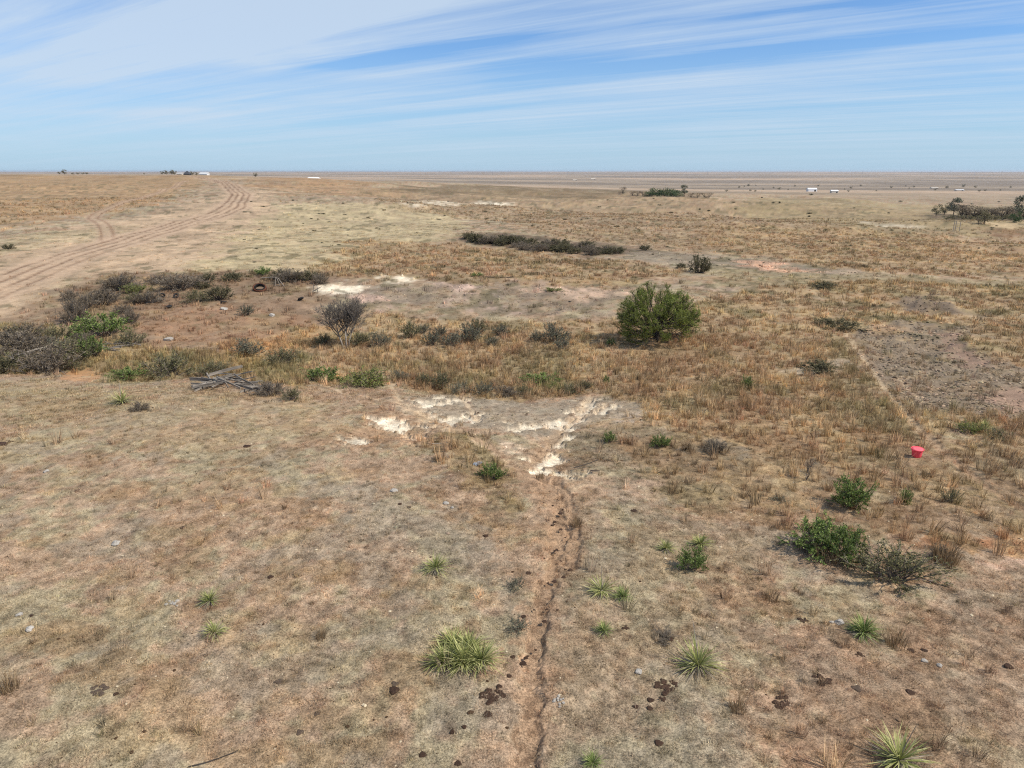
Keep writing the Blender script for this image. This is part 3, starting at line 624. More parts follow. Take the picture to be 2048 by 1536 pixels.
# ---------------------------------------------------------------- plants
def vr(a=1): return Vector((random.uniform(-a, a), random.uniform(-a, a), random.uniform(-a, a)))
def leafq(b, p, d, L, wd, v=None):
    s = d.cross(vr()).normalized() * wd / 2; e = p + d * L; m = p + d * L * .5
    b.quad(tuple(p), tuple(m + s), tuple(e), tuple(m - s), random.random() if v is None else v)
def shrub_proto(kind, leaf, twigm, nst=34, ntw=7, nl=9, ls=.05, fine=1.0, up=.8, bare=False):
    """unit bush about 1 m across and about 0.75 m high"""
    root = empty(kind); st = MB(); fo = MB()
    for i in range(nst):
        a = random.uniform(0, 6.28); el_ = random.uniform(.15, 1.0) ** up * 1.5; ca, sa = math.cos(a), math.sin(a)
        p = Vector((ca, sa, 0)) * .16 * random.random(); d = Vector((ca * math.cos(el_), sa * math.cos(el_), math.sin(el_)))
        L = random.uniform(.34, .56) * (1.0 + .35 * math.sin(el_)); pts = [p]; q = p.copy()
        for k in range(4):
            d = (d + vr(.22) + Vector((0, 0, .06))).normalized(); q = q + d * L / 4; q.z = max(q.z, .01); pts.append(q.copy())
        st.tube([tuple(v) for v in pts], [.011 * fine, .008 * fine, .006 * fine, .004 * fine, .002 * fine], 3, cap=False)
        for k in range(ntw):
            t = random.uniform(.35, 1.0) * 3.99; ii = int(t); b0 = pts[ii].lerp(pts[min(ii + 1, 4)], t - ii)
            td = (d + vr(.9)).normalized(); tl = random.uniform(.08, .2); e = b0 + td * tl; e.z = max(.01, e.z)
            st.tube([tuple(b0), tuple(e)], [.0045 * fine, .002 * fine], 3, cap=False)
            for m in range(nl):
                pp = b0.lerp(e, random.random()) + vr(.012)
                leafq(fo, pp, (td + vr(.8)).normalized(), ls * random.uniform(.6, 1.3), ls * (.42 if not bare else .14))
    st.obj('stems', twigm, root); fo.obj('foliage' if not bare else 'twigs', leaf, root); return root
def yucca_proto(mat, n=150, L=.5, dead=40, stalk=False, heads=1, spread=.0):
    root = empty('yucca'); b = MB(); dd = MB()
    for h in range(heads):
        cx_, cy_ = (0, 0) if heads == 1 else (spread * math.cos(h * 2.4) * math.sqrt(h / heads) * 1.2, spread * math.sin(h * 2.4) * math.sqrt(h / heads) * 1.2)
        for i in range(n):
            a = random.uniform(0, 6.28); e = math.asin(random.uniform(.02, 1)) * .98; l = L * random.uniform(.5, 1.12); w_ = random.uniform(.010, .022); a += random.gauss(0, .08)
            d = Vector((math.cos(a) * math.cos(e), math.sin(a) * math.cos(e), math.sin(e))); p = Vector((cx_, cy_, .06)) + d * .03
            s = Vector((-math.sin(a), math.cos(a), 0)) * w_ / 2; m = p + d * l * .55; t = p + d * l + Vector((random.gauss(0, .05), random.gauss(0, .05), -random.uniform(.02, .28) * math.cos(e))) * l * 1.2
            v = min(1, max(0, random.gauss(.5, .28)))
            b.quad(tuple(p - s * .8), tuple(p + s * .8), tuple(m + s), tuple(m - s), v); b.tri(tuple(m - s), tuple(m + s), tuple(t), min(1, v + .2))
        for i in range(dead):
            a = random.uniform(0, 6.28); l = L * random.uniform(.5, .95); d = Vector((math.cos(a), math.sin(a), random.uniform(-.12, .12))); p = Vector((cx_, cy_, .08))
            s = Vector((-math.sin(a), math.cos(a), 0)) * .006; t = p + d * l; t.z = max(.02, t.z); t += Vector((random.gauss(0, .04), random.gauss(0, .04), 0)); dd.quad(tuple(p - s), tuple(p + s), tuple(t + s * .4), tuple(t - s * .4), random.random())
    b.obj('leaves', mat, root); dd.obj('dead_leaves', M['deadleaf'], root)
    if stalk:
        s_ = MB(); s_.tube([(0, 0, .1), (.03, .0, .5), (.07, .02, .95)], [.011, .009, .005], 5); s_.obj('flower_stalk', M['palebark'], root)
    return root
# mesquite
def branch(b, p, d, L, r, lvl, maxl, tips, k=4, wob=.25, upb=.05, nchild=(3, 5), ang=.65, shrink=.62, rmin=0, zmax=99):
    pts = [p.copy()]; rad = [r]; q = p.copy(); n = 4 if lvl < 2 else 3
    for i in range(n):
        d = (d + vr(wob) + Vector((0, 0, upb))).normalized(); q = q + d * L / n; q.z = max(q.z, .03); q.z = min(q.z, zmax); pts.append(q.copy()); rad.append(r * (1 - .38 * (i + 1) / n))
    b.tube([tuple(v) for v in pts], [max(q_, rmin) for q_ in rad], k if lvl < 2 else 3, cap=False)
    if lvl >= maxl - 1: tips.append((pts, d.copy(), lvl))
    if lvl < maxl:
        for c in range(random.randint(*nchild)):
            t = random.uniform(.35, 1.0) * (n - .01) if c else n - .01; ii = int(t); b0 = pts[ii].lerp(pts[min(ii + 1, n)], t - ii)
            nd_ = (d + vr(ang)).normalized(); branch(b, b0, nd_, L * random.uniform(shrink - .12, shrink + .12), rad[-1] * .85, lvl + 1, maxl, tips, k, wob, upb, nchild, ang, shrink, rmin, zmax)
def mesquite():
    root = empty('mesquite_tree'); tr = MB(); tips = []
    for i in range(56):
        a = i * 2.399 + random.uniform(-.3, .3); e = math.asin(random.uniform(-.22, .99)) * .95
        d = Vector((math.cos(a) * math.cos(e), math.sin(a) * math.cos(e), math.sin(e)))
        hz = random.uniform(.3, 1.2); base = Vector((.25 * math.cos(a) * hz * .5, .25 * math.sin(a) * hz * .5, hz))
        reach = 1.0 / math.sqrt((math.cos(e) / 3.5) ** 2 + (math.sin(e) / 3.05) ** 2)
        branch(tr, base, d, reach * random.uniform(.56, .64), .04, 0, 3, tips, 5, .16, .03, (4, 6), .5, .52)
    t = MB()
    for a in (0, 2.1, 4.2): t.tube([(.05 * math.cos(a), .05 * math.sin(a), -.2), (.12 * math.cos(a), .12 * math.sin(a), .6), (.22 * math.cos(a), .22 * math.sin(a), 1.4), (.3 * math.cos(a + .4), .3 * math.sin(a + .4), 2.2)], [.13, .11, .09, .05], 7)
    t.obj('trunk', M['darkbark'], root, True)
    fo = MB()
    for pts, d, lvl in tips:
        for k in range(11 if lvl == 3 else 5):
            ii = random.randint(0, len(pts) - 2); p = pts[ii].lerp(pts[ii + 1], random.random()) + vr(.02)
            dd = (d + vr(.75) + Vector((0, 0, .25))).normalized(); leafq(fo, p, dd, random.uniform(.09, .19), .018)
    for mb in (tr, fo):
        for q_, v in enumerate(mb.v):
            rho = math.sqrt((v[0] / 3.15) ** 2 + (v[1] / 3.15) ** 2 + ((v[2] - 1.5) / (3.05 if v[2] > 1.5 else 1.9)) ** 2)
            if rho > .92: f_ = (.92 + .28 * (rho - .92)) / rho; mb.v[q_] = (v[0] * f_, v[1] * f_, 1.5 + (v[2] - 1.5) * f_)
    tr.obj('branches', M['darkbark'], root); fo.obj('foliage', M['mesq'], root); print('mesquite leaves', len(fo.f), 'tips', len(tips)); return root
def bare_tree():
    root = empty('bare_tree'); t = MB()
    t.tube([(-.12, 0, -.1), (-.22, .02, .5), (-.42, .05, 1.1)], [.07, .06, .05], 6); t.tube([(.1, 0, -.1), (.12, -.02, .6), (.1, .0, 1.25)], [.08, .065, .05], 6); t.tube([(.2, .1, -.1), (.3, .1, .55), (.5, .12, 1.1)], [.05, .045, .04], 6)
    t.obj('trunk', M['palebark'], root, True); b = MB(); tips = []
    for (x, z) in ((-.42, 1.1), (.1, 1.25), (.5, 1.1), (-.3, .8), (.2, .9)):
        for i in range(5):
            a = random.uniform(0, 6.28); e = random.uniform(.35, 1.4); d = Vector((math.cos(a) * math.cos(e) + x * .6, math.sin(a) * math.cos(e), math.sin(e))).normalized()
            branch(b, Vector((x, .03, z)), d, random.uniform(.9, 1.3), .03, 0, 4, tips, 4, .18, .05, (3, 5), .6, .60, .0052)
    b.obj('branches', M['twig'], root); print('bare faces', len(b.f)); return root
ms = mesquite(); put(ms, 1312, 684, (1.15, 1.15, 1.14), .6, 'large round green mesquite tree standing alone in the tall golden grass', 'tree')
m_ = pxm(690, 696); bt = bare_tree(); put(bt, 690, 697, 1.2, 0, 'leafless grey tree with pale forked trunk in the hollow below the sandy bank', 'tree')
SP = {
 'green': [shrub_proto('leafy_shrub', M['green'], M['bark'], 44, 9, 13, .05) for _ in range(2)],
 'ygreen': [shrub_proto('leafy_shrub', M['yellowgreen'], M['bark'], 46, 9, 11, .045)],
 'olive': [shrub_proto('scrub_bush', M['olive'], M['bark'], 44, 9, 11, .04) for _ in range(2)],
 'ggreen': [shrub_proto('sage_bush', M['greygreen'], M['bark'], 36, 7, 9, .05) for _ in range(2)],
 'purple': [shrub_proto('bare_shrub', M['purple'], M['twig'], 46, 12, 7, .075, 1.3, .8, True) for _ in range(2)],
 'dark': [shrub_proto('dark_bush', M['dark'], M['darkbark'], 44, 9, 14, .05, 1.0) for _ in range(2)],
}
def shrub(px, py, wpx, hpx, kind, label, cat='shrub', group=None):
    m = pxm(px, py); p = random.choice(SP[kind]); wd = wpx * m / 1.05; ht = hpx * m / .72 * (.82 if kind == 'purple' else .95)
    return put(p, px, py, (wd, wd * .85, ht), None, label, cat, group, .04)
S1 = [
 (28, 706, 120, 60, 'purple', 'dark purple grey thicket cut by the left edge of the photo'), (92, 740, 130, 62, 'purple', 'low purplish thicket with a white bone shaped log on it, near the left edge'),
 (150, 722, 90, 50, 'olive', 'olive bush between the purple thicket and the grey plank scatter'), (188, 716, 60, 45, 'green', 'green bush directly left of the scattered grey planks'),
 (205, 672, 115, 46, 'green', 'bright green spreading shrub above the scattered planks on the left'), (150, 646, 50, 62, 'purple', 'tall wispy grey shrub at the top end of the left thicket beside the track'),
 (246, 582, 70, 38, 'purple', 'grey twiggy shrub nearest the dirt track at the top left of the hollow'), (272, 586, 48, 22, 'ygreen', 'bright yellow green bush among grey shrubs near the dirt track'),
 (365, 576, 95, 36, 'purple', 'wide dark brushy shrub with a white post leaning before it'), (298, 606, 62, 30, 'purple', 'dark purple shrub beside two small tyres'),
 (212, 606, 62, 40, 'purple', 'dark grey shrub left of the yellow green bush'), (392, 604, 48, 26, 'olive', 'rusty olive shrub right of the small tyres'),
 (440, 602, 48, 32, 'dark', 'round dark olive shrub on the path to the rusty ring'), (466, 560, 50, 18, 'dark', 'low dark shrub in the row above the rusty ring'),
 (527, 548, 42, 16, 'green', 'small green bush at the top of the brush row'), (580, 562, 74, 30, 'purple', 'dark shrub behind the broken white timber frame'),
 (640, 566, 40, 26, 'purple', 'dark twiggy shrub just left of the pale sand bank'), (262, 646, 40, 32, 'purple', 'small dark shrub right of the bright green spreading shrub'),
 (262, 690, 60, 30, 'olive', 'brownish low bush below the bright green shrub'), (120, 706, 56, 34, 'ggreen', 'grey green bush inside the left thicket'),
 (258, 757, 70, 26, 'green', 'bright green low bush just behind the orange dirt bank'), (340, 750, 110, 48, 'olive', 'tall loose olive weeds between orange dirt bank and plank pile'),
 (425, 752, 66, 34, 'olive', 'olive weeds directly behind the plank pile'), (497, 712, 70, 38, 'ggreen', 'grey green bush above the plank pile'),
 (565, 728, 66, 34, 'olive', 'olive bush to the right of and above the plank pile'), (645, 758, 76, 32, 'green', 'vivid green bush at the near hollow edge, left of a yellow green one'),
 (728, 768, 108, 34, 'ygreen', 'pale yellow green shrub at the near edge of the hollow'), (540, 790, 62, 36, 'purple', 'purple grey shrub growing out of the right end of the plank pile'),
 (583, 800, 44, 30, 'olive', 'small olive bush right of the plank pile'), (405, 575, 30, 16, 'dark', 'small dark bush at right end of the wide brushy shrub'),
 (492, 632, 40, 24, 'ggreen', 'small grey bush on the bare floor below the rusty ring'), (760, 694, 46, 34, 'ggreen', 'grey green bush just right of the leafless tree'),
 (718, 690, 50, 28, 'olive', 'low olive bush at the foot of the leafless tree, on its right'), (648, 690, 40, 24, 'olive', 'low olive bush at the foot of the leafless tree, on its left'),
 (1085, 762, 80, 22, 'green', 'low green bush at the near rim of the hollow, middle of the photo'), (1112, 778, 50, 18, 'ygreen', 'low yellow green bush touching the low green one at the rim'),
 (1222, 693, 22, 16, 'green', 'small bright green weed left of and below the mesquite tree'), (1212, 768, 16, 20, 'green', 'small green weed at the right end of the hollow rim'),
 (1495, 776, 30, 28, 'green', 'small round green shrub alone in golden grass right of the mesquite'), (1675, 652, 92, 18, 'dark', 'long low dark green bush patch above the narrow trail on the right'),
 (1640, 740, 84, 20, 'dark', 'low dark green bush on the pale ledge left of the stony slope'), (1106, 582, 40, 8, 'ygreen', 'low yellow green weed on the grey bank'),
 (955, 551, 30, 8, 'green', 'tiny green bush on the lip of the grey bank'), (1650, 576, 60, 12, 'dark', 'low dark bush on the slope above the stony mounds'),
 (1632, 1092, 130, 56, 'green', 'leafy green shrub with bare dark stems, upper left of the big shrub pair at right'), (1682, 1116, 96, 74, 'green', 'tall bright green shrub, densest of the clump at right'),
 (1782, 1160, 165, 74, 'olive', 'wide olive scrub right of the bright green shrub with a dark hollow under it'), (1705, 1012, 84, 66, 'green', 'dull green shrub between the red tub and the big shrub clump'),
 (1900, 1012, 40, 34, 'olive', 'olive bush right of the dull green shrub'), (1810, 1006, 34, 30, 'green', 'small green bush under the red tub'),
 (1384, 1136, 66, 50, 'green', 'green leafy bush growing below two yuccas'), (1322, 892, 38, 28, 'green', 'bright green tuft on the slope right of the sandy fork'),
 (1219, 882, 30, 24, 'green', 'small green tuft just right of the pale trail'), (1940, 868, 60, 22, 'ygreen', 'yellow green weed below the stony slope at right edge'),
 (1995, 878, 60, 22, 'olive', 'olive weed at right edge below the stony slope'), (985, 958, 50, 34, 'green', 'green grassy bush left of the trail fork'),
 (1880, 1120, 40, 30, 'purple', 'brown twiggy remains right of the wide olive scrub'), (1430, 905, 56, 30, 'purple', 'grey dead weed patch on the slope left of the red tub'),
 (280, 826, 40, 24, 'purple', 'brown dry weed beside the lone yucca near the plank pile'), (1605, 1100, 44, 20, 'purple', 'dead grey stems at the left foot of the green shrub clump'),
 (1400, 544, 46, 40, 'dark', 'lone dark bare bush behind the mesquite tree'), (1290, 500, 22, 12, 'dark', 'small bush right of the brushy strip'),
 (18, 498, 24, 12, 'dark', 'single dark bush beside the dirt track at the left edge'), (1362, 536, 26, 12, 'dark', 'small dark bush left of the lone bare bush'),
 (1560, 1000, 40, 14, 'ggreen', 'low grey green weed on the slope right of the trail'), (1033, 1175, 44, 24, 'ggreen', 'grey green weed left of the trail in the foreground'),
 (1035, 1256, 60, 18, 'ggreen', 'low grey green weed between the big yucca and the trail'), (1330, 1275, 60, 18, 'purple', 'grey dead weed beside the dung between two yuccas'),
]
for s in S1: shrub(*s)
for px, py, a, b in [(5, 680, 80, 36), (50, 672, 80, 36), (120, 680, 70, 36), (30, 738, 90, 44), (140, 738, 60, 30), (70, 704, 90, 44), (5, 742, 60, 40), (170, 690, 50, 28), (170, 620, 40, 40), (140, 600, 34, 26), (232, 572, 50, 22), (320, 566, 60, 20), (415, 560, 40, 18), (612, 560, 50, 22), (560, 556, 50, 20), (270, 604, 40, 22), (190, 606, 44, 30), (245, 628, 44, 20)]:
    shrub(px, py, a, b, random.choice(['purple', 'purple', 'olive', 'dark']), 'brownish brush massed round the left and top side of the hollow', 'shrub', 'brush along the left side of the hollow')
for px, py, a, b in [(820, 678, 30, 34), (862, 690, 34, 30), (905, 692, 40, 30), (940, 682, 44, 38), (955, 664, 30, 30), (880, 672, 26, 24), (1110, 684, 44, 40), (1125, 700, 34, 24), (1075, 680, 30, 20), (985, 690, 30, 22), (845, 665, 24, 20), (1000, 668, 30, 22)]:
    shrub(px, py, a * 1.35, b * 1.1, random.choice(['ggreen', 'ggreen', 'olive']), 'grey green sage bush in the golden grass between the leafless tree and the mesquite', 'shrub', 'sage bushes on the floor of the hollow')
for px, py, a, b in [(885, 776, 54, 38), (920, 786, 50, 26), (965, 790, 54, 30), (1010, 790, 56, 28), (1045, 786, 44, 22), (850, 770, 44, 24), (1140, 784, 50, 22), (1170, 776, 30, 20), (800, 762, 40, 22)]:
    shrub(px, py, a, b, random.choice(['ggreen', 'olive', 'olive', 'purple']), 'dull weedy bush lining the near rim of the hollow', 'shrub', 'weedy bushes along the hollow rim')
for i in range(40):
    t = i / 39; px = 945 + 290 * t + random.uniform(-8, 8); py = 480 + 26 * t + 10 * math.sin(t * 3.1) * random.uniform(-.2, 1) + random.uniform(-2, 3)
    shrub(px, py, random.uniform(28, 46), random.uniform(11, 20), random.choice(['dark', 'dark', 'purple']), 'dark shrub in the brushy strip crossing the tan slope behind the mesquite', 'shrub', 'shrubs of the brushy strip')
for i in range(120):
    px = random.uniform(480, 2040); py = random.choice([random.uniform(395, 470), random.uniform(385, 540)])
    shrub(px, py, random.uniform(4, 11), random.uniform(2, 4), random.choice(['dark', 'olive', 'ggreen']), 'tiny dark bush dotted over the far tan grassland', 'shrub', 'bushes dotted over the grassland')
# yuccas
YP = [yucca_proto(M['yucca'], 120, .50, 90), yucca_proto(M['yucca'], 100, .55, 70, True), yucca_proto(M['yuccag'], 140, .48, 60)]
YV = [yucca_proto(M['yucca'], 90, .52, 110), yucca_proto(M['yuccag'], 110, .5, 80, False, 2, .16), yucca_proto(M['yucca'], 140, .46, 60)]
YB = yucca_proto(M['yucca'], 190, .55, 40, False, 6, .42); YL = yucca_proto(M['yucca'], 120, .62, 120, True)
def yuc(p, px, py, wpx, label, group=None):
    m = pxm(px, py) * 1.18; pr = random.choice([YP[0]] + YV) if p == 0 and isinstance(p, int) else YP[p] if isinstance(p, int) else p
    k_ = wpx * m / (1.0 if p is not YB else 1.5); return put(pr, px, py, (k_ * random.uniform(.9, 1.1), k_, k_ * random.uniform(.75, 1.1)), None, label, 'yucca', group, .0, tilt=(random.uniform(-.16, .16), random.uniform(-.16, .16)))
yuc(YB, 925, 1318, 128, 'largest yucca, a many headed green and yellow clump left of the trail')
for a in [(0, 420, 1200, 56, 'upper of two small yuccas one above the other in the left foreground'), (0, 428, 1262, 60, 'lower of two small yuccas one above the other in the left foreground'),
          (0, 873, 1140, 70, 'round yucca left of the trail, above the largest yucca'), (1, 1203, 1186, 66, 'left yucca of the touching pair right of the trail, with a stalk'),
          (0, 1247, 1196, 44, 'right yucca of the touching pair right of the trail'), (2, 1208, 1268, 50, 'greener yucca directly below the touching pair'),
          (YL, 1398, 1332, 92, 'spiky pale yellow yucca with wide flat leaves above the dung heap'), (2, 1186, 1522, 56, 'yucca cut by the bottom edge just right of the trail'),
          (YL, 1795, 1530, 104, 'large yellow tipped yucca cut by the bottom edge at right, with a stalk'), (0, 1727, 1262, 66, 'yucca below the wide olive scrub at right'),
          (0, 1332, 1098, 50, 'left yucca of the pair above the green leafy bush'), (0, 1402, 1086, 58, 'right yucca of the pair above the green leafy bush'),
          (YL, 246, 812, 54, 'lone yucca with dry stalks near the plank pile on the left'), (0, 1970, 864, 44, 'pale yucca above the weeds at the right edge')]: yuc(*a)
# tall dry bunches standing alone
BT = []
for n_, (a, b) in enumerate(((150, .5), (110, .42))):
    r_ = empty('dry_bunchgrass'); clump(a, .22, b, .012, .55, True).obj('blades', leafmat('straw', (.30, .20, .11), (.46, .34, .2), .3), r_); BT.append(r_)
for px, py, wpx, lb in [(20, 1385, 50, 'reddish dry grass bunch at the left edge of the foreground'), (640, 1272, 26, 'small tan grass bunch left of the largest yucca'), (1475, 1420, 44, 'dry grass bunch beside the bare pink soil patch'),
                        (1790, 1290, 50, 'reddish grass bunch right of the yucca under the olive scrub'), (1890, 1130, 60, 'rusty grass bunch right of the olive scrub'), (1540, 1195, 40, 'straw grass bunch left of the olive scrub'),
                        (1655, 1120, 60, 'pale straw grass bunch at the foot of the green shrub clump'), (1080, 960, 22, 'small grass bunch at the trail fork'), (1150, 1050, 30, 'dry grass bunch on the bank between the two ruts')]:
    put(random.choice(BT), px, py, wpx * pxm(px, py) / .62, None, lb, 'grass clump')
# a little bare sapling
def sapling():
    root = empty('bare_sapling'); b = MB(); tips = []
    for i in range(3): branch(b, Vector((0, 0, 0)), Vector((random.uniform(-.5, .5), random.uniform(-.5, .5), 1)).normalized(), .5, .018, 0, 3, tips, 4, .2, .03, (3, 4), .6, .62)
    b.obj('branches', M['twig'], root); return root
sp = sapling(); put(sp, 1612, 962, 1.0, 0, 'small bare sapling above the green shrub clump at right', 'sapling')
# ---------------------------------------------------------------- dung
def pat(mat, n=16, lumps=1):
    root = MB()
    for l in range(lumps):
        ox, oy = (0, 0) if l == 0 else (random.uniform(-.4, .4), random.uniform(-.32, .32)); R0 = .42 if lumps == 1 else random.uniform(.10, .22) if lumps < 12 else random.uniform(.05, .15)
        c = len(root.v); root.v.append((ox, oy, .08 * R0 * 2)); root.var.append(.5); ph = random.uniform(0, 6); rs = [R0 * (1 + .18 * math.sin(3 * k * 6.28 / n + ph) + random.uniform(-.2, .2)) for k in range(n)]
        for f_, z in ((.35, .11), (.7, .10), (.95, .05), (1.03, -.05)):
            for k in range(n): a = 6.283 * k / n; root.v.append((ox + math.cos(a) * rs[k] * f_, oy + math.sin(a) * rs[k] * f_, (z + random.uniform(-.02, .02)) * R0 * 2)); root.var.append(.5)
        for k in range(n): root.f.append((c, c + 1 + k, c + 1 + (k + 1) % n))
        for q in range(3):
            for k in range(n): a = c + 1 + q * n; root.f.append((a + k, a + n + k, a + n + (k + 1) % n, a + (k + 1) % n))
    return root.obj('cow_pat', mat, None, True)
D1 = [pat(M['dung']), pat(M['dung'], 14, 7), pat(M['dung'], 10, 24)]; D2 = [pat(M['oldung']), pat(M['oldung'], 14, 14)]
def dung(px, py, wpx, lb, k=0, old=False, group=None):
    P = (D2 if old else D1); p = P[min(k, len(P) - 1)]; put(p, px, py, wpx * pxm(px, py), None, lb, 'dung', group, -.01)
for a in [(985, 1392, 48, 'broken dark dung heap below the largest yucca', 2), (975, 1428, 22, 'dark dung lump just below the broken heap under the largest yucca'), (788, 1378, 24, 'dark oval dung pat left of the largest yucca'), (790, 1366, 16, 'small dung piece behind the oval pat left of the largest yucca', 0, True),
          (905, 1460, 13, 'small round dung piece below left of the broken heap'), (928, 1453, 12, 'small dung crumb right of the round piece in the lower centre'), (845, 1500, 18, 'dark dung flake near the bottom edge left of the trail'), (915, 1519, 16, 'dung lump near the bottom edge beside the trail'),
          (1046, 1325, 16, 'round dung pat inside the trail beside the largest yucca'), (1018, 1352, 13, 'dung crumb between the largest yucca and the trail'), (998, 1374, 14, 'dung crumb right above the broken heap'), (1026, 1310, 12, 'dung piece at trail edge level with the largest yucca'),
          (1336, 1370, 50, 'broken brown dung heap under the spiky pale yucca', 2), (1302, 1394, 16, 'dark dung piece left of the brown heap under the spiky yucca'), (1300, 1412, 14, 'round brown dung piece below the brown heap'), (1272, 1405, 14, 'dung crumb far left of the brown heap'), (1326, 1395, 18, 'dung crumb touching the brown heap', 1),
          (1318, 1486, 20, 'round black dung pat near the bottom edge'), (1645, 1366, 44, 'large dark elongated dung pat at lower right', 1), (1566, 1402, 44, 'blackish broken dung heap left of the large elongated pat', 2), (1712, 1382, 20, 'dark dung flake right of the large elongated pat', 0, True),
          (1340, 1277, 16, 'black dung lump between the greener yucca and the spiky one'), (1250, 1258, 20, 'dark dung crumbs right of the greener yucca', 1), (1605, 1236, 24, 'dark dung pile left of pale stones at right', 1), (198, 1386, 44, 'brown crumbled dung heap in the left foreground', 2, True), (232, 1391, 12, 'dung crumb right of the brown crumbled heap'),
          (540, 1149, 14, 'black dung lump in the left middle foreground'), (62, 1228, 10, 'tiny black dung piece near the left edge'), (972, 1071, 12, 'black dung lump left of the double rut'), (1057, 1147, 14, 'dark dung pat left of the trail at its bend'), (598, 1452, 16, 'ring shaped old dung in the bottom left', 0, True), (632, 1416, 12, 'ring shaped old dung above the lower one in the bottom left', 0, True),
          (555, 1354, 16, 'faint old dung pat left of the oval dark one', 0, True), (494, 894, 18, 'flat dark dung pat on the left slope below the plank pile'), (800, 1010, 10, 'small black dung piece above the grey crust in the centre'), (818, 1017, 10, 'small black dung piece right of its twin above the grey crust'), (364, 1052, 12, 'black dung chip in the left foreground'),
          (8, 890, 40, 'dark charred lump at the left edge of the photo', 1), (1720, 1310, 22, 'dark dung right below the yucca under olive scrub', 1), (1822, 1298, 16, 'dark dung chip among pale stones at right'), (1850, 1298, 14, 'second dark dung chip right of the first among stones'), (1268, 1023, 16, 'dark dung on the slope above the green leafy bush'),
          (1820, 1390, 20, 'dark dung at lower right in reddish grass'), (2018, 1332, 20, 'dark dung near the right edge')]: dung(*a)
for i in range(26):
    t = random.random(); px = np.interp(t, [0, .3, .55, .8, 1], [1100, 1125, 1115, 1075, 1064]) + random.gauss(0, 16); py = 1000 + 330 * t
    dung(px, py, random.uniform(5, 12), 'small dark dung crumb scattered along the cattle trail', random.choice([0, 0, 1]), False, 'dung crumbs along the cattle trail')
# ---------------------------------------------------------------- stones
RK = []
for i in range(4):
    me = rocky(.5, 2); me.materials.append(M['rock']); o = bpy.data.objects.new('rock', me); C.objects.link(o); RK.append(o)
def rock(px, py, wpx, lb, group=None): put(random.choice(RK), px, py, wpx * pxm(px, py), None, lb, 'rock', group, -.01)
for a in [(1277, 1341, 15, 'whitish round rock left of the spiky pale yucca'), (1680, 1243, 20, 'pale flat rock left of the yucca under olive scrub'), (1664, 1242, 10, 'small pale rock beside the flat pale rock'), (1850, 1322, 14, 'pale wedge shaped rock at the lower right'),
          (1878, 1333, 12, 'small pale rock right of the wedge shaped one'), (788, 986, 16, 'white flat rock above the grey crust in the centre'), (892, 1008, 12, 'small white rock right of the white flat rock'), (232, 1083, 18, 'white flat rock in the left foreground'),
          (58, 1255, 18, 'cream flat rock near the left edge'), (38, 1225, 14, 'greyish flat rock near the left edge above the cream one'), (94, 947, 12, 'small cream rock on the left slope'), (354, 1196, 10, 'cream rock at the edge of the pile of white stones'),
          (545, 633, 14, 'white rock on the bare hollow floor below the rusty ring'), (448, 620, 16, 'pale flat rock left of the white rock on the hollow floor'), (338, 678, 22, 'pinkish white flat rock on the hollow floor left'), (905, 1016, 8, 'tiny white rock beside the centre grey crust')]: rock(*a)
for (cx0, cy0, n, wx, wy, lb, g) in [(343, 1201, 10, 13, 5, 'white stone in the small pile left of the upper small yucca', 'white stones piled in the left foreground'), (1117, 1400, 12, 10, 12, 'white stone in the broken pile right of the trail bottom', 'white stones piled right of the trail')]:
    for i in range(n): rock(cx0 + random.gauss(0, wx * .6), cy0 + random.gauss(0, wy * .6), random.uniform(4, 8), lb, g)
# ---------------------------------------------------------------- timber
def plank(L, w_, t, round_=False):
    b = MB(); n = 5; bend = random.uniform(-.04, .04) * L
    if round_: b.tube([(bend * math.sin(3.14 * i / n), 0, -L / 2 + L * i / n) for i in range(n + 1)], [w_ * .5 * (1 - .25 * i / n) for i in range(n + 1)], 7)
    else:
        for i in range(n + 1):
            z = -L / 2 + L * i / n + (random.uniform(-.04, .04) if i in (0, n) else 0); o = bend * math.sin(3.14 * i / n)
            for dx, dy in ((-1, -1), (1, -1), (1, 1), (-1, 1)): b.v.append((o + dx * w_ / 2, dy * t / 2, z + (random.uniform(-.05, .05) if i in (0, n) else 0))); b.var.append(.5)
        for i in range(n):
            for k in range(4): a = 4 * i; b.f.append((a + k, a + (k + 1) % 4, a + 4 + (k + 1) % 4, a + 4 + k))
        b.f.append((3, 2, 1, 0)); a = 4 * n; b.f.append((a, a + 1, a + 2, a + 3))
    return b
def beam(px, py, ang, L, w_, t, lift, tilt, lb, group, name='plank', rnd=False, cat='plank', mat='wood'):
    o = plank(L, w_, t, rnd).obj(name, M[mat]); x, y = at(px, py); z = float(hfull(np.array([x]), np.array([y]))[0])
    d = Vector((math.cos(ang) * math.cos(tilt), math.sin(ang) * math.cos(tilt), math.sin(tilt)))
    q = d.to_track_quat('Z', 'X'); o.rotation_mode = 'QUATERNION'; o.rotation_quaternion = q; o.location = (x, y, z + lift + abs(math.sin(tilt)) * L / 2)
    return tag(o, lb, cat, group)
for i in range(52):
    t = random.random(); px = 402 + 122 * t + random.uniform(-4, 4); py = 778 - 16 * math.sin(3.14 * t) * random.random() + 6 * t + random.uniform(-3, 6)
    a = random.choice([-.55, -.4, .5, .7, .1, -.9, 1.2]) + random.uniform(-.2, .2)
    beam(px, py, a, random.uniform(.8, 1.9), random.uniform(.07, .15), random.uniform(.03, .07), .04 + .55 * random.random() * math.sin(3.14 * min(1, max(0, t))), random.uniform(-.25, .25), 'weathered grey plank in the jumbled timber pile left of centre', 'planks of the timber pile', rnd=random.random() < .35)
beam(455, 760, .6, 2.1, .17, .07, .45, .12, 'widest grey board lying on top of the timber pile, rising to the right', 'planks of the timber pile')
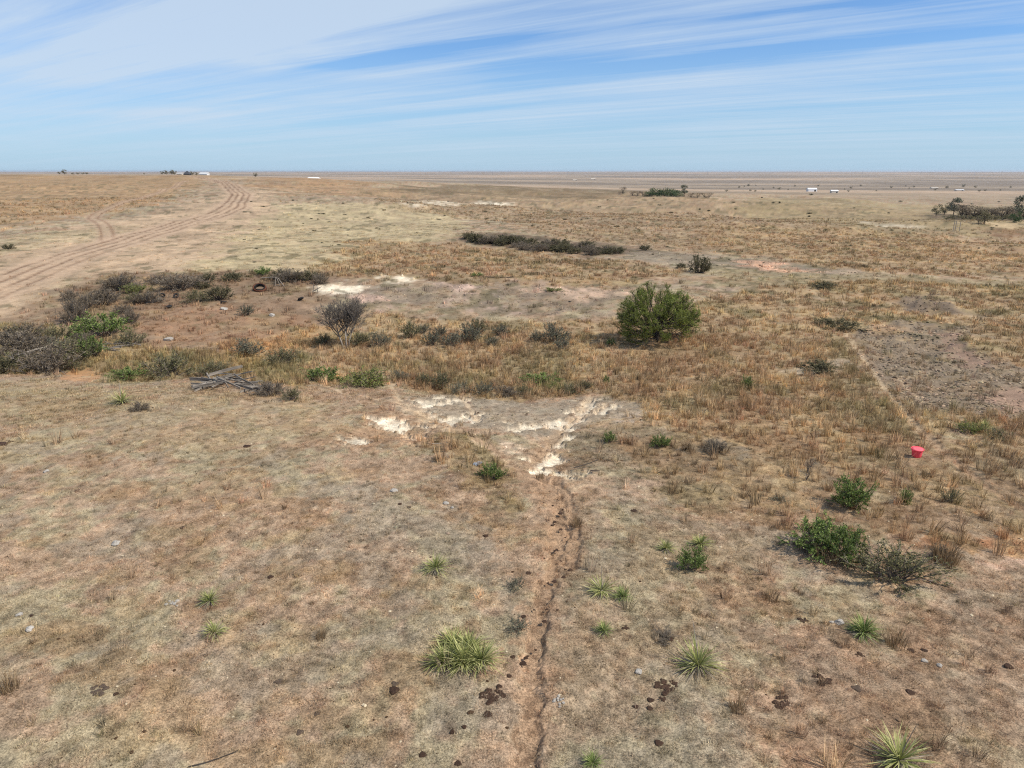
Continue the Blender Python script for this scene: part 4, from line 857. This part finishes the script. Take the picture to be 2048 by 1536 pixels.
beam(415, 772, -.32, 2.5, .2, .08, .22, -.02, 'long pale board along the left front of the timber pile', 'planks of the timber pile')
for i in range(10):
    beam(random.uniform(215, 280), random.uniform(690, 708), random.choice([-.5, -.35, .6, .1]) + random.uniform(-.15, .15), random.uniform(1.2, 2.6), random.uniform(.08, .14), .06, .06 + random.uniform(0, .12), random.uniform(-.06, .06), 'grey plank scattered on the ground beside the left thicket', 'planks scattered beside the left thicket', rnd=i % 3 == 0)
beam(78, 722, .7, 1.3, .16, .1, .75, .15, 'whitish broken log lying on the purple thicket at left', None, 'log', True, 'log', 'palebark')
beam(328, 576, 1.9, .9, .09, .09, .25, 1.0, 'white leaning post before the wide brushy shrub', None, 'post', True, 'post', 'palebark')
beam(1172, 938, .45, 1.25, .05, .05, .12, .12, 'thin dark stick lying right of the sandy fork', None, 'stick', True, 'stick', 'darkbark')
beam(1190, 946, -.1, .4, .05, .04, .05, 0, 'short dark stick below the thin one at the sandy fork', None, 'stick', True, 'stick', 'darkbark')
beam(880, 897, .1, .7, .03, .03, .2, .05, 'thin whitish twig in the grass above the grey debris', None, 'stick', True, 'stick', 'palebark')
beam(425, 1506, .4, 1.0, .025, .025, .05, .05, 'thin brown stick at the bottom left', None, 'stick', True, 'stick', 'darkbark')
beam(1865, 1172, -.9, .9, .03, .03, .05, .05, 'curved dark stick below the olive scrub at right', None, 'stick', True, 'stick', 'darkbark')
beam(1000, 553, -.08, 3.4, .12, .1, .1, 0, 'dark fallen pole on the lip of the grey bank', None, 'pole', True, 'pole', 'darkbark')
# broken timber frames near the ring
def frame(legs, lb, px, py, sc, mat='greywood'):
    root = empty('timber_frame')
    for (a, b_) in legs: m = MB(); m.tube([a, tuple((Vector(a) + Vector(b_)) / 2 + vr(.03)), b_], [.05, .045, .035], 6); m.obj('post', M[mat], root)
    put(root, px, py, sc, 0, lb, 'timber frame')
frame([((-.1, 0, 0), (0, .05, 1.0)), ((.45, .1, 0), (.1, .05, 1.0)), ((.9, .0, 0), (.2, .1, 1.05)), ((-1.6, .2, .9), (.3, .1, 1.0)), ((-.1, .2, .02), (1.3, .3, .12))], 'broken whitish timber frame right of the rusty ring', 552, 572, 1.0, 'palebark')
frame([((-.25, 0, 0), (-.1, 0, 1.1)), ((.35, 0, 0), (.3, 0, .9)), ((-.3, .1, .1), (.8, .1, .7)), ((-.4, .1, .0), (.9, .2, .05))], 'thin dark post frame left of the pale sand bank', 630, 585, .9, 'twig')
# ---------------------------------------------------------------- tyres
def torus(Rm, rm, w_, n=28, k=10):
    b = MB()
    for i in range(n):
        a = 6.2832 * i / n
        for j in range(k):
            t = 6.2832 * j / k; q = Rm + rm * math.cos(t); b.v.append((q * math.cos(a), q * math.sin(a), w_ * math.sin(t) * .5)); b.var.append(.5)
    for i in range(n):
        for j in range(k): b.f.append((i * k + j, ((i + 1) % n) * k + j, ((i + 1) % n) * k + (j + 1) % k, i * k + (j + 1) % k))
    return b
x, y = at(520, 584)
rg = empty('rusty_ring'); torus(.56, .09, .30).obj('outer_band', M['rust'], rg, True); t_ = torus(.44, .035, .36).obj('inner_band', M['rubber'], rg, True)
put(rg, 520, 582, (1.15, .95, 1.3), 0, 'large rusty brown ring tilted in the brush, upper left of the leafless tree', 'ring', sink=-.34, tilt=(R(38), R(8)))
ty = empty('tyre'); torus(.25, .085, .19, 24).obj('tread', M['rubber'], ty, True); torus(.17, .02, .15, 24).obj('bead', M['rubber'], ty, True)
for px, py, lb, tl in [(602, 604, 'small black tyre right of the rusty ring, left of the sand bank', .5), (325, 595, 'left of two small tyres in front of the dark purple shrub', .9), (353, 595, 'right of two small tyres in front of the dark purple shrub', .7), (338, 616, 'flat lying tyre below the pair of small tyres', .1), (448, 608, 'flat half buried tyre below the round dark shrub', .1)]:
    put(ty, px, py, .95, None, lb, 'tyre', sink=-.12 - .2 * tl * .8, tilt=(tl, .1))
# ---------------------------------------------------------------- red tub
def lathe(prof, n=40):
    b = MB()
    for (r_, z) in prof:
        for i in range(n): a = 6.2832 * i / n; b.v.append((r_ * math.cos(a), r_ * math.sin(a), z)); b.var.append(.5)
    for j in range(len(prof) - 1):
        for i in range(n): b.f.append((j * n + i, j * n + (i + 1) % n, (j + 1) * n + (i + 1) % n, (j + 1) * n + i))
    b.f.append(tuple((len(prof) - 1) * n + i for i in range(n))); b.f.append(tuple(n - 1 - i for i in range(n))); return b
tb = empty('feed_tub'); m = lathe([(.20, -.02), (.215, 0), (.225, .10), (.245, .26), (.262, .38), (.268, .40)]); m.obj('tub_wall', M['red'], tb, True)
lathe([(.262, .375), (.288, .38), (.296, .39), (.296, .415), (.288, .422), (.268, .418), (.262, .408)]).obj('rim', M['red'], tb, True)
lathe([(.20, .40), (.262, .402), (.262, .409), (.15, .412)]).obj('lid', M['lid'], tb, True)
for a in (0, math.pi):
    b_ = MB(); b_.box((.305 * math.cos(a), 0, .37), (.05, .12, .03)); b_.obj('handle', M['red'], tb)
put(tb, 1831, 922, .9, .3, 'bright red plastic feed tub standing in the dry grass on the right', 'tub', tilt=(R(3), R(-3)))
# grey crumpled sheet debris
db = MB()
for i in range(5):
    b0 = Vector((random.uniform(-.2, .2), random.uniform(-.12, .12), .02)); u = Vector((random.uniform(.12, .26), random.uniform(-.1, .1), random.uniform(-.02, .12))); v = Vector((random.uniform(-.1, .1), random.uniform(.1, .2), random.uniform(0, .14)))
    n_ = u.cross(v).normalized() * .008
    db.quad(tuple(b0), tuple(b0 + u), tuple(b0 + u + v), tuple(b0 + v)); db.quad(tuple(b0 + n_), tuple(b0 + u + n_), tuple(b0 + u + v + n_), tuple(b0 + v + n_))
o = db.obj('metal_scrap', M['metal']); put(o, 952, 932, .95, .4, 'crumpled grey sheet of scrap left of the trail fork', 'scrap')
# ---------------------------------------------------------------- far trees
def tree_proto(kind, mat, h=6, wd=5, lv=900, ls=.4, trunkh=1.2):
    root = empty(kind); t = MB(); t.tube([(0, 0, -.3), (.05, 0, trunkh), (.1, .05, h * .6)], [.2, .16, .07], 6); limbs = []
    for i in range(9):
        a = i * 2.4; e = Vector((math.cos(a) * wd * .32 * random.uniform(.5, 1.1), math.sin(a) * wd * .32 * random.uniform(.5, 1.1), random.uniform(trunkh * .5 + .3, h * .85)))
        t.tube([(.05, 0, trunkh * random.uniform(.7, 1.2)), tuple(e * .6 + Vector((0, 0, .3))), tuple(e)], [.09, .06, .03], 4, cap=False); limbs.append(e)
    t.obj('trunk', M['darkbark'], root); f = MB()
    for e in limbs:
        rad = random.uniform(.16, .28) * wd
        for k in range(lv // 9):
            d = vr().normalized() * rad * random.random() ** .4; d.z *= .7; leafq(f, e + d, vr().normalized(), ls * random.uniform(.6, 1.3), ls * .6)
    f.obj('crown', mat, root); return root
TG = tree_proto('bushy_tree', M['dark'], 6, 6); TG2 = tree_proto('bushy_tree', M['fargreen'], 6, 7, 1000, .45, .6); TP = tree_proto('thin_tree', M['purple'], 6, 6, 700, .35); TB = tree_proto('tall_tree', M['greygreen'], 8, 5, 900, .45, 2)
def ftree(p, px, py, hpx, lb, group=None, wf=1.0, h0=6):
    s = hpx * pxm(px, py) / h0; put(p, px, py, (s * wf, s * wf, s), None, lb, 'tree', group)
for px, h in [(1300, 14), (1314, 16), (1328, 15), (1342, 17), (1354, 15)]: ftree(TG2, px, 393, h + 2, 'dark green tree in the dense belt left of centre right, on the far slope', 'trees of the dense far belt', 1.8)
ftree(TB, 1368, 394, 28, 'tallest grey green tree at the right end of the far green belt', None, 1.0, 8)
ftree(TP, 1245, 388, 16, 'brownish round tree at the left end of the far belt')
for px in (1265, 1275, 1285): ftree(TP, px, 392, 11, 'low grey tree between the brownish tree and the green belt', 'low grey trees in the far belt', 1.4)
for px in (1382, 1395, 1408, 1418): ftree(TP, px, 396, 12, 'low grey tree right of the tallest tree of the far belt', 'low grey trees right of the far belt', 1.5)
for px, py, h, p, lb in [(1872, 432, 22, TG, 'leftmost dark tree of the far right grove'), (1888, 430, 26, TG, 'dark tree second from left in the far right grove'), (1906, 434, 44, TB, 'tall pale tree rising from the far right grove'), (1922, 434, 20, TG, 'low dark tree right of the tall pale one'),
                         (1968, 448, 30, TG, 'round brown tree in front of the far right grove'), (1957, 449, 14, TP, 'low twiggy tree left of the round brown one'), (2038, 440, 56, TB, 'tallest tree of the far right grove, cut by the right edge'), (2030, 445, 24, TG2, 'green tree under the tallest at the right edge')]: ftree(p, px, py, h, lb, None, 1.0, 8 if p is TB else 6)
for px in range(1925, 2045, 7): ftree(TP, px + random.uniform(-3, 3), 436 + random.uniform(-2, 2), random.uniform(18, 30), 'grey leafless tree massed in the far right grove', 'grey trees of the far right grove', 1.7)
for px in range(1895, 2040, 14): ftree(TG, px + random.uniform(-3, 3), 441 + random.uniform(-2, 1), random.uniform(8, 13), 'low dark brush tree in front of the far right grove', 'low brush trees of the far right grove', 2.0)
for i in range(34):
    px = random.choice([random.uniform(1440, 2040), random.uniform(1440, 1960)]); py = random.uniform(372, 384); ftree(TG, px, py, random.uniform(3, 6), 'tiny dark tree on the distant plain at right', 'trees dotted over the distant plain', 1.4)
def farxy(px, y): return ((px - 1024) / F / math.cos(PITCH) * 1.0 * (1 / (1 + 0)) * y * (1 / (1 + math.tan(PITCH) * math.tan(PITCH))) if False else (px - 1024) / F * (y * math.cos(PITCH) + 12 * math.sin(PITCH)), y)
for px, h, lb in [(133, 4.4, 'two crowned tree standing on the left horizon'), (123, 2.6, 'small bush left of the two crowned tree on the left horizon'), (328, 3.2, 'left horizon tree beside the farmstead, leftmost'), (336, 3.8, 'second farmstead tree from the left on the horizon'), (347, 4.2, 'tallest farmstead tree on the horizon'),
                  (352, 3.6, 'tree directly right of the tallest farmstead tree'), (388, 3.4, 'tree right of the dark roofed house on the horizon'), (396, 2.8, 'small tree at the right end of the farmstead'), (513, 3.6, 'lone round tree on the skyline right of the farmstead'), (292, 1.6, 'low bush on the skyline left of the farmstead')]:
    s = h / 6; put(TG, 0, 0, (s * 1.1, s * 1.1, s), None, lb, 'tree', None, xy=farxy(px, 590))
for px in (150, 160, 170, 178): put(TG, 0, 0, (.55, .5, .30), None, 'low olive hedge tree in the row on the left horizon', 'tree', 'hedge trees on the left horizon', xy=farxy(px, 585))
# ---------------------------------------------------------------- buildings
def shed(px, y, L, D, h, rf, wall, roof, lb, door=True, pyramid=False, hip=0, xy=None, rz=0):
    root = empty('farm_building'); b = MB(); b.box((0, 0, h / 2 - 1), (L, D, h + 2)); b.obj('wall', M[wall], root)
    r_ = MB(); e = .4; r0 = h; X, Yd = L / 2 + e, D / 2 + e; c = len(r_.v); rl = X - hip
    for p in [(-X, -Yd, r0), (X, -Yd, r0), (X, Yd, r0), (-X, Yd, r0), (-rl, 0, r0 + rf), (rl, 0, r0 + rf)]: r_.v.append(p); r_.var.append(.5)
    r_.f += [(0, 1, 5, 4), (2, 3, 4, 5), (1, 2, 5), (3, 0, 4), (3, 2, 1, 0)]; r_.obj('roof', M[roof], root)
    if door: d = MB(); d.box((L * .28, -D / 2 - .06, h * .38), (L * .2, .1, h * .76)); d.obj('door', M['opening'], root)
    x_, y_ = xy or farxy(px, y); z = float(hbase(x_, y_)); root.location = (x_, y_, z); root.rotation_euler = (0, 0, rz); tag(root, lb, 'building'); return root
shed(628, 700, 16, 8, .6, 2.2, 'white', 'white', 'long white roofed building on the skyline right of the farmstead', False, hip=4)
shed(378, 600, 4.5, 5, .7, 2.4, 'darkroof', 'darkroof', 'dark pyramid roofed house on the left horizon', False, hip=2.2)
shed(412, 610, 6, 5, 1.2, .8, 'white', 'white', 'low white shed right of the dark roofed house on the horizon', False)
shed(364, 615, 4, 4, 1.0, .5, 'tan', 'white', 'tiny pale shed left of the dark roofed house', False)
def farb(px, py, wpx, hpx, wall, roof, lb, rz=.1):
    xy = at(px, py); m = pxm(px, py); shed(px, xy[1], wpx * m, wpx * m * .5, hpx * m * .62, hpx * m * .38, wall, roof, lb, True, xy=xy, rz=rz)
farb(1623, 383, 18, 7, 'white', 'white', 'bright white barn on the plain at right'); farb(1668, 386, 14, 6, 'tan', 'white', 'smaller tan shed right of the bright white barn')
farb(1918, 382, 16, 3, 'tan', 'white', 'long low pale building far off on the right plain'); farb(1186, 359, 9, 2.2, 'tan', 'tan', 'tiny pale farm building on the plain above the middle')
farb(1150, 361, 8, 2.2, 'tan', 'tan', 'left tiny farm building on the plain above the middle'); farb(1868, 377, 14, 2.5, 'tan', 'tan', 'faint tan farm shed beyond the right plain trees')
# corral frame by the right grove
g = empty('corral_gate'); s = pxm(1912, 464)
for X in (-.95, -.35, .95): m = MB(); m.tube([(X, 0, -.2), (X + .03, 0, 2.9 + .4 * (X < 0))], [.10, .08], 6); m.obj('post', M['greywood'], g)
for z in (1.1, 2.5): m = MB(); m.tube([(-1.05, 0, z), (1.1, 0, z + .05)], [.06, .06], 6); m.obj('rail', M['greywood'], g)
put(g, 1912, 463, 20 * s / 3.1, 0, 'tall grey wooden gate frame standing in front of the far right grove', 'gate')
# distant pylons
py_ = empty('power_pole'); m = MB(); m.tube([(0, 0, -1), (0, 0, 27)], [.9, .5], 5); m.obj('pole', M['steel'], py_); m = MB(); m.tube([(-5, 0, 22), (5, 0, 22)], [.3, .3], 4); m.obj('crossarm', M['steel'], py_)
for px in [880, 905, 985, 1082, 1135, 1195, 1415, 1478, 1540, 1600, 1660, 1725, 1788, 1842, 1900, 1950, 2004]:
    put(py_, 0, 0, 1.0, .2, 'thin power pole on the far horizon', 'power pole', 'power poles along the far horizon', xy=farxy(px, 5200))
# ---------------------------------------------------------------- haze
hz = MB(); hz.box((0, 0, -10), (32000, 32000, 56)); ho = hz.obj('haze', None) if False else None
me = bpy.data.meshes.new('haze'); me.from_pydata(hz.v, [], hz.f); hm = bpy.data.materials.new('haze'); hm.use_nodes = True; t = hm.node_tree; t.nodes.clear()
pv = nd(t, 'ShaderNodeVolumePrincipled'); pv.inputs['Color'].default_value = (.84, .86, .92, 1); pv.inputs['Density'].default_value = 6e-5; pv.inputs['Anisotropy'].default_value = .2
oo = nd(t, 'ShaderNodeOutputMaterial'); t.links.new(pv.outputs[0], oo.inputs['Volume']); me.materials.append(hm)
ho = bpy.data.objects.new('haze', me); C.objects.link(ho); ho['kind'] = 'stuff'
print('objects', len(bpy.data.objects), 'ground z', gz.min(), gz.max())
for u in list(SP.values()):
    for p in u:
        if p.name not in USED:
            for c_ in list(p.children): bpy.data.objects.remove(c_)
            bpy.data.objects.remove(p)
for p in YP + YV + D1 + D2 + RK + BT:
    if p.name not in USED:
        for c_ in list(p.children): bpy.data.objects.remove(c_)
        bpy.data.objects.remove(p)
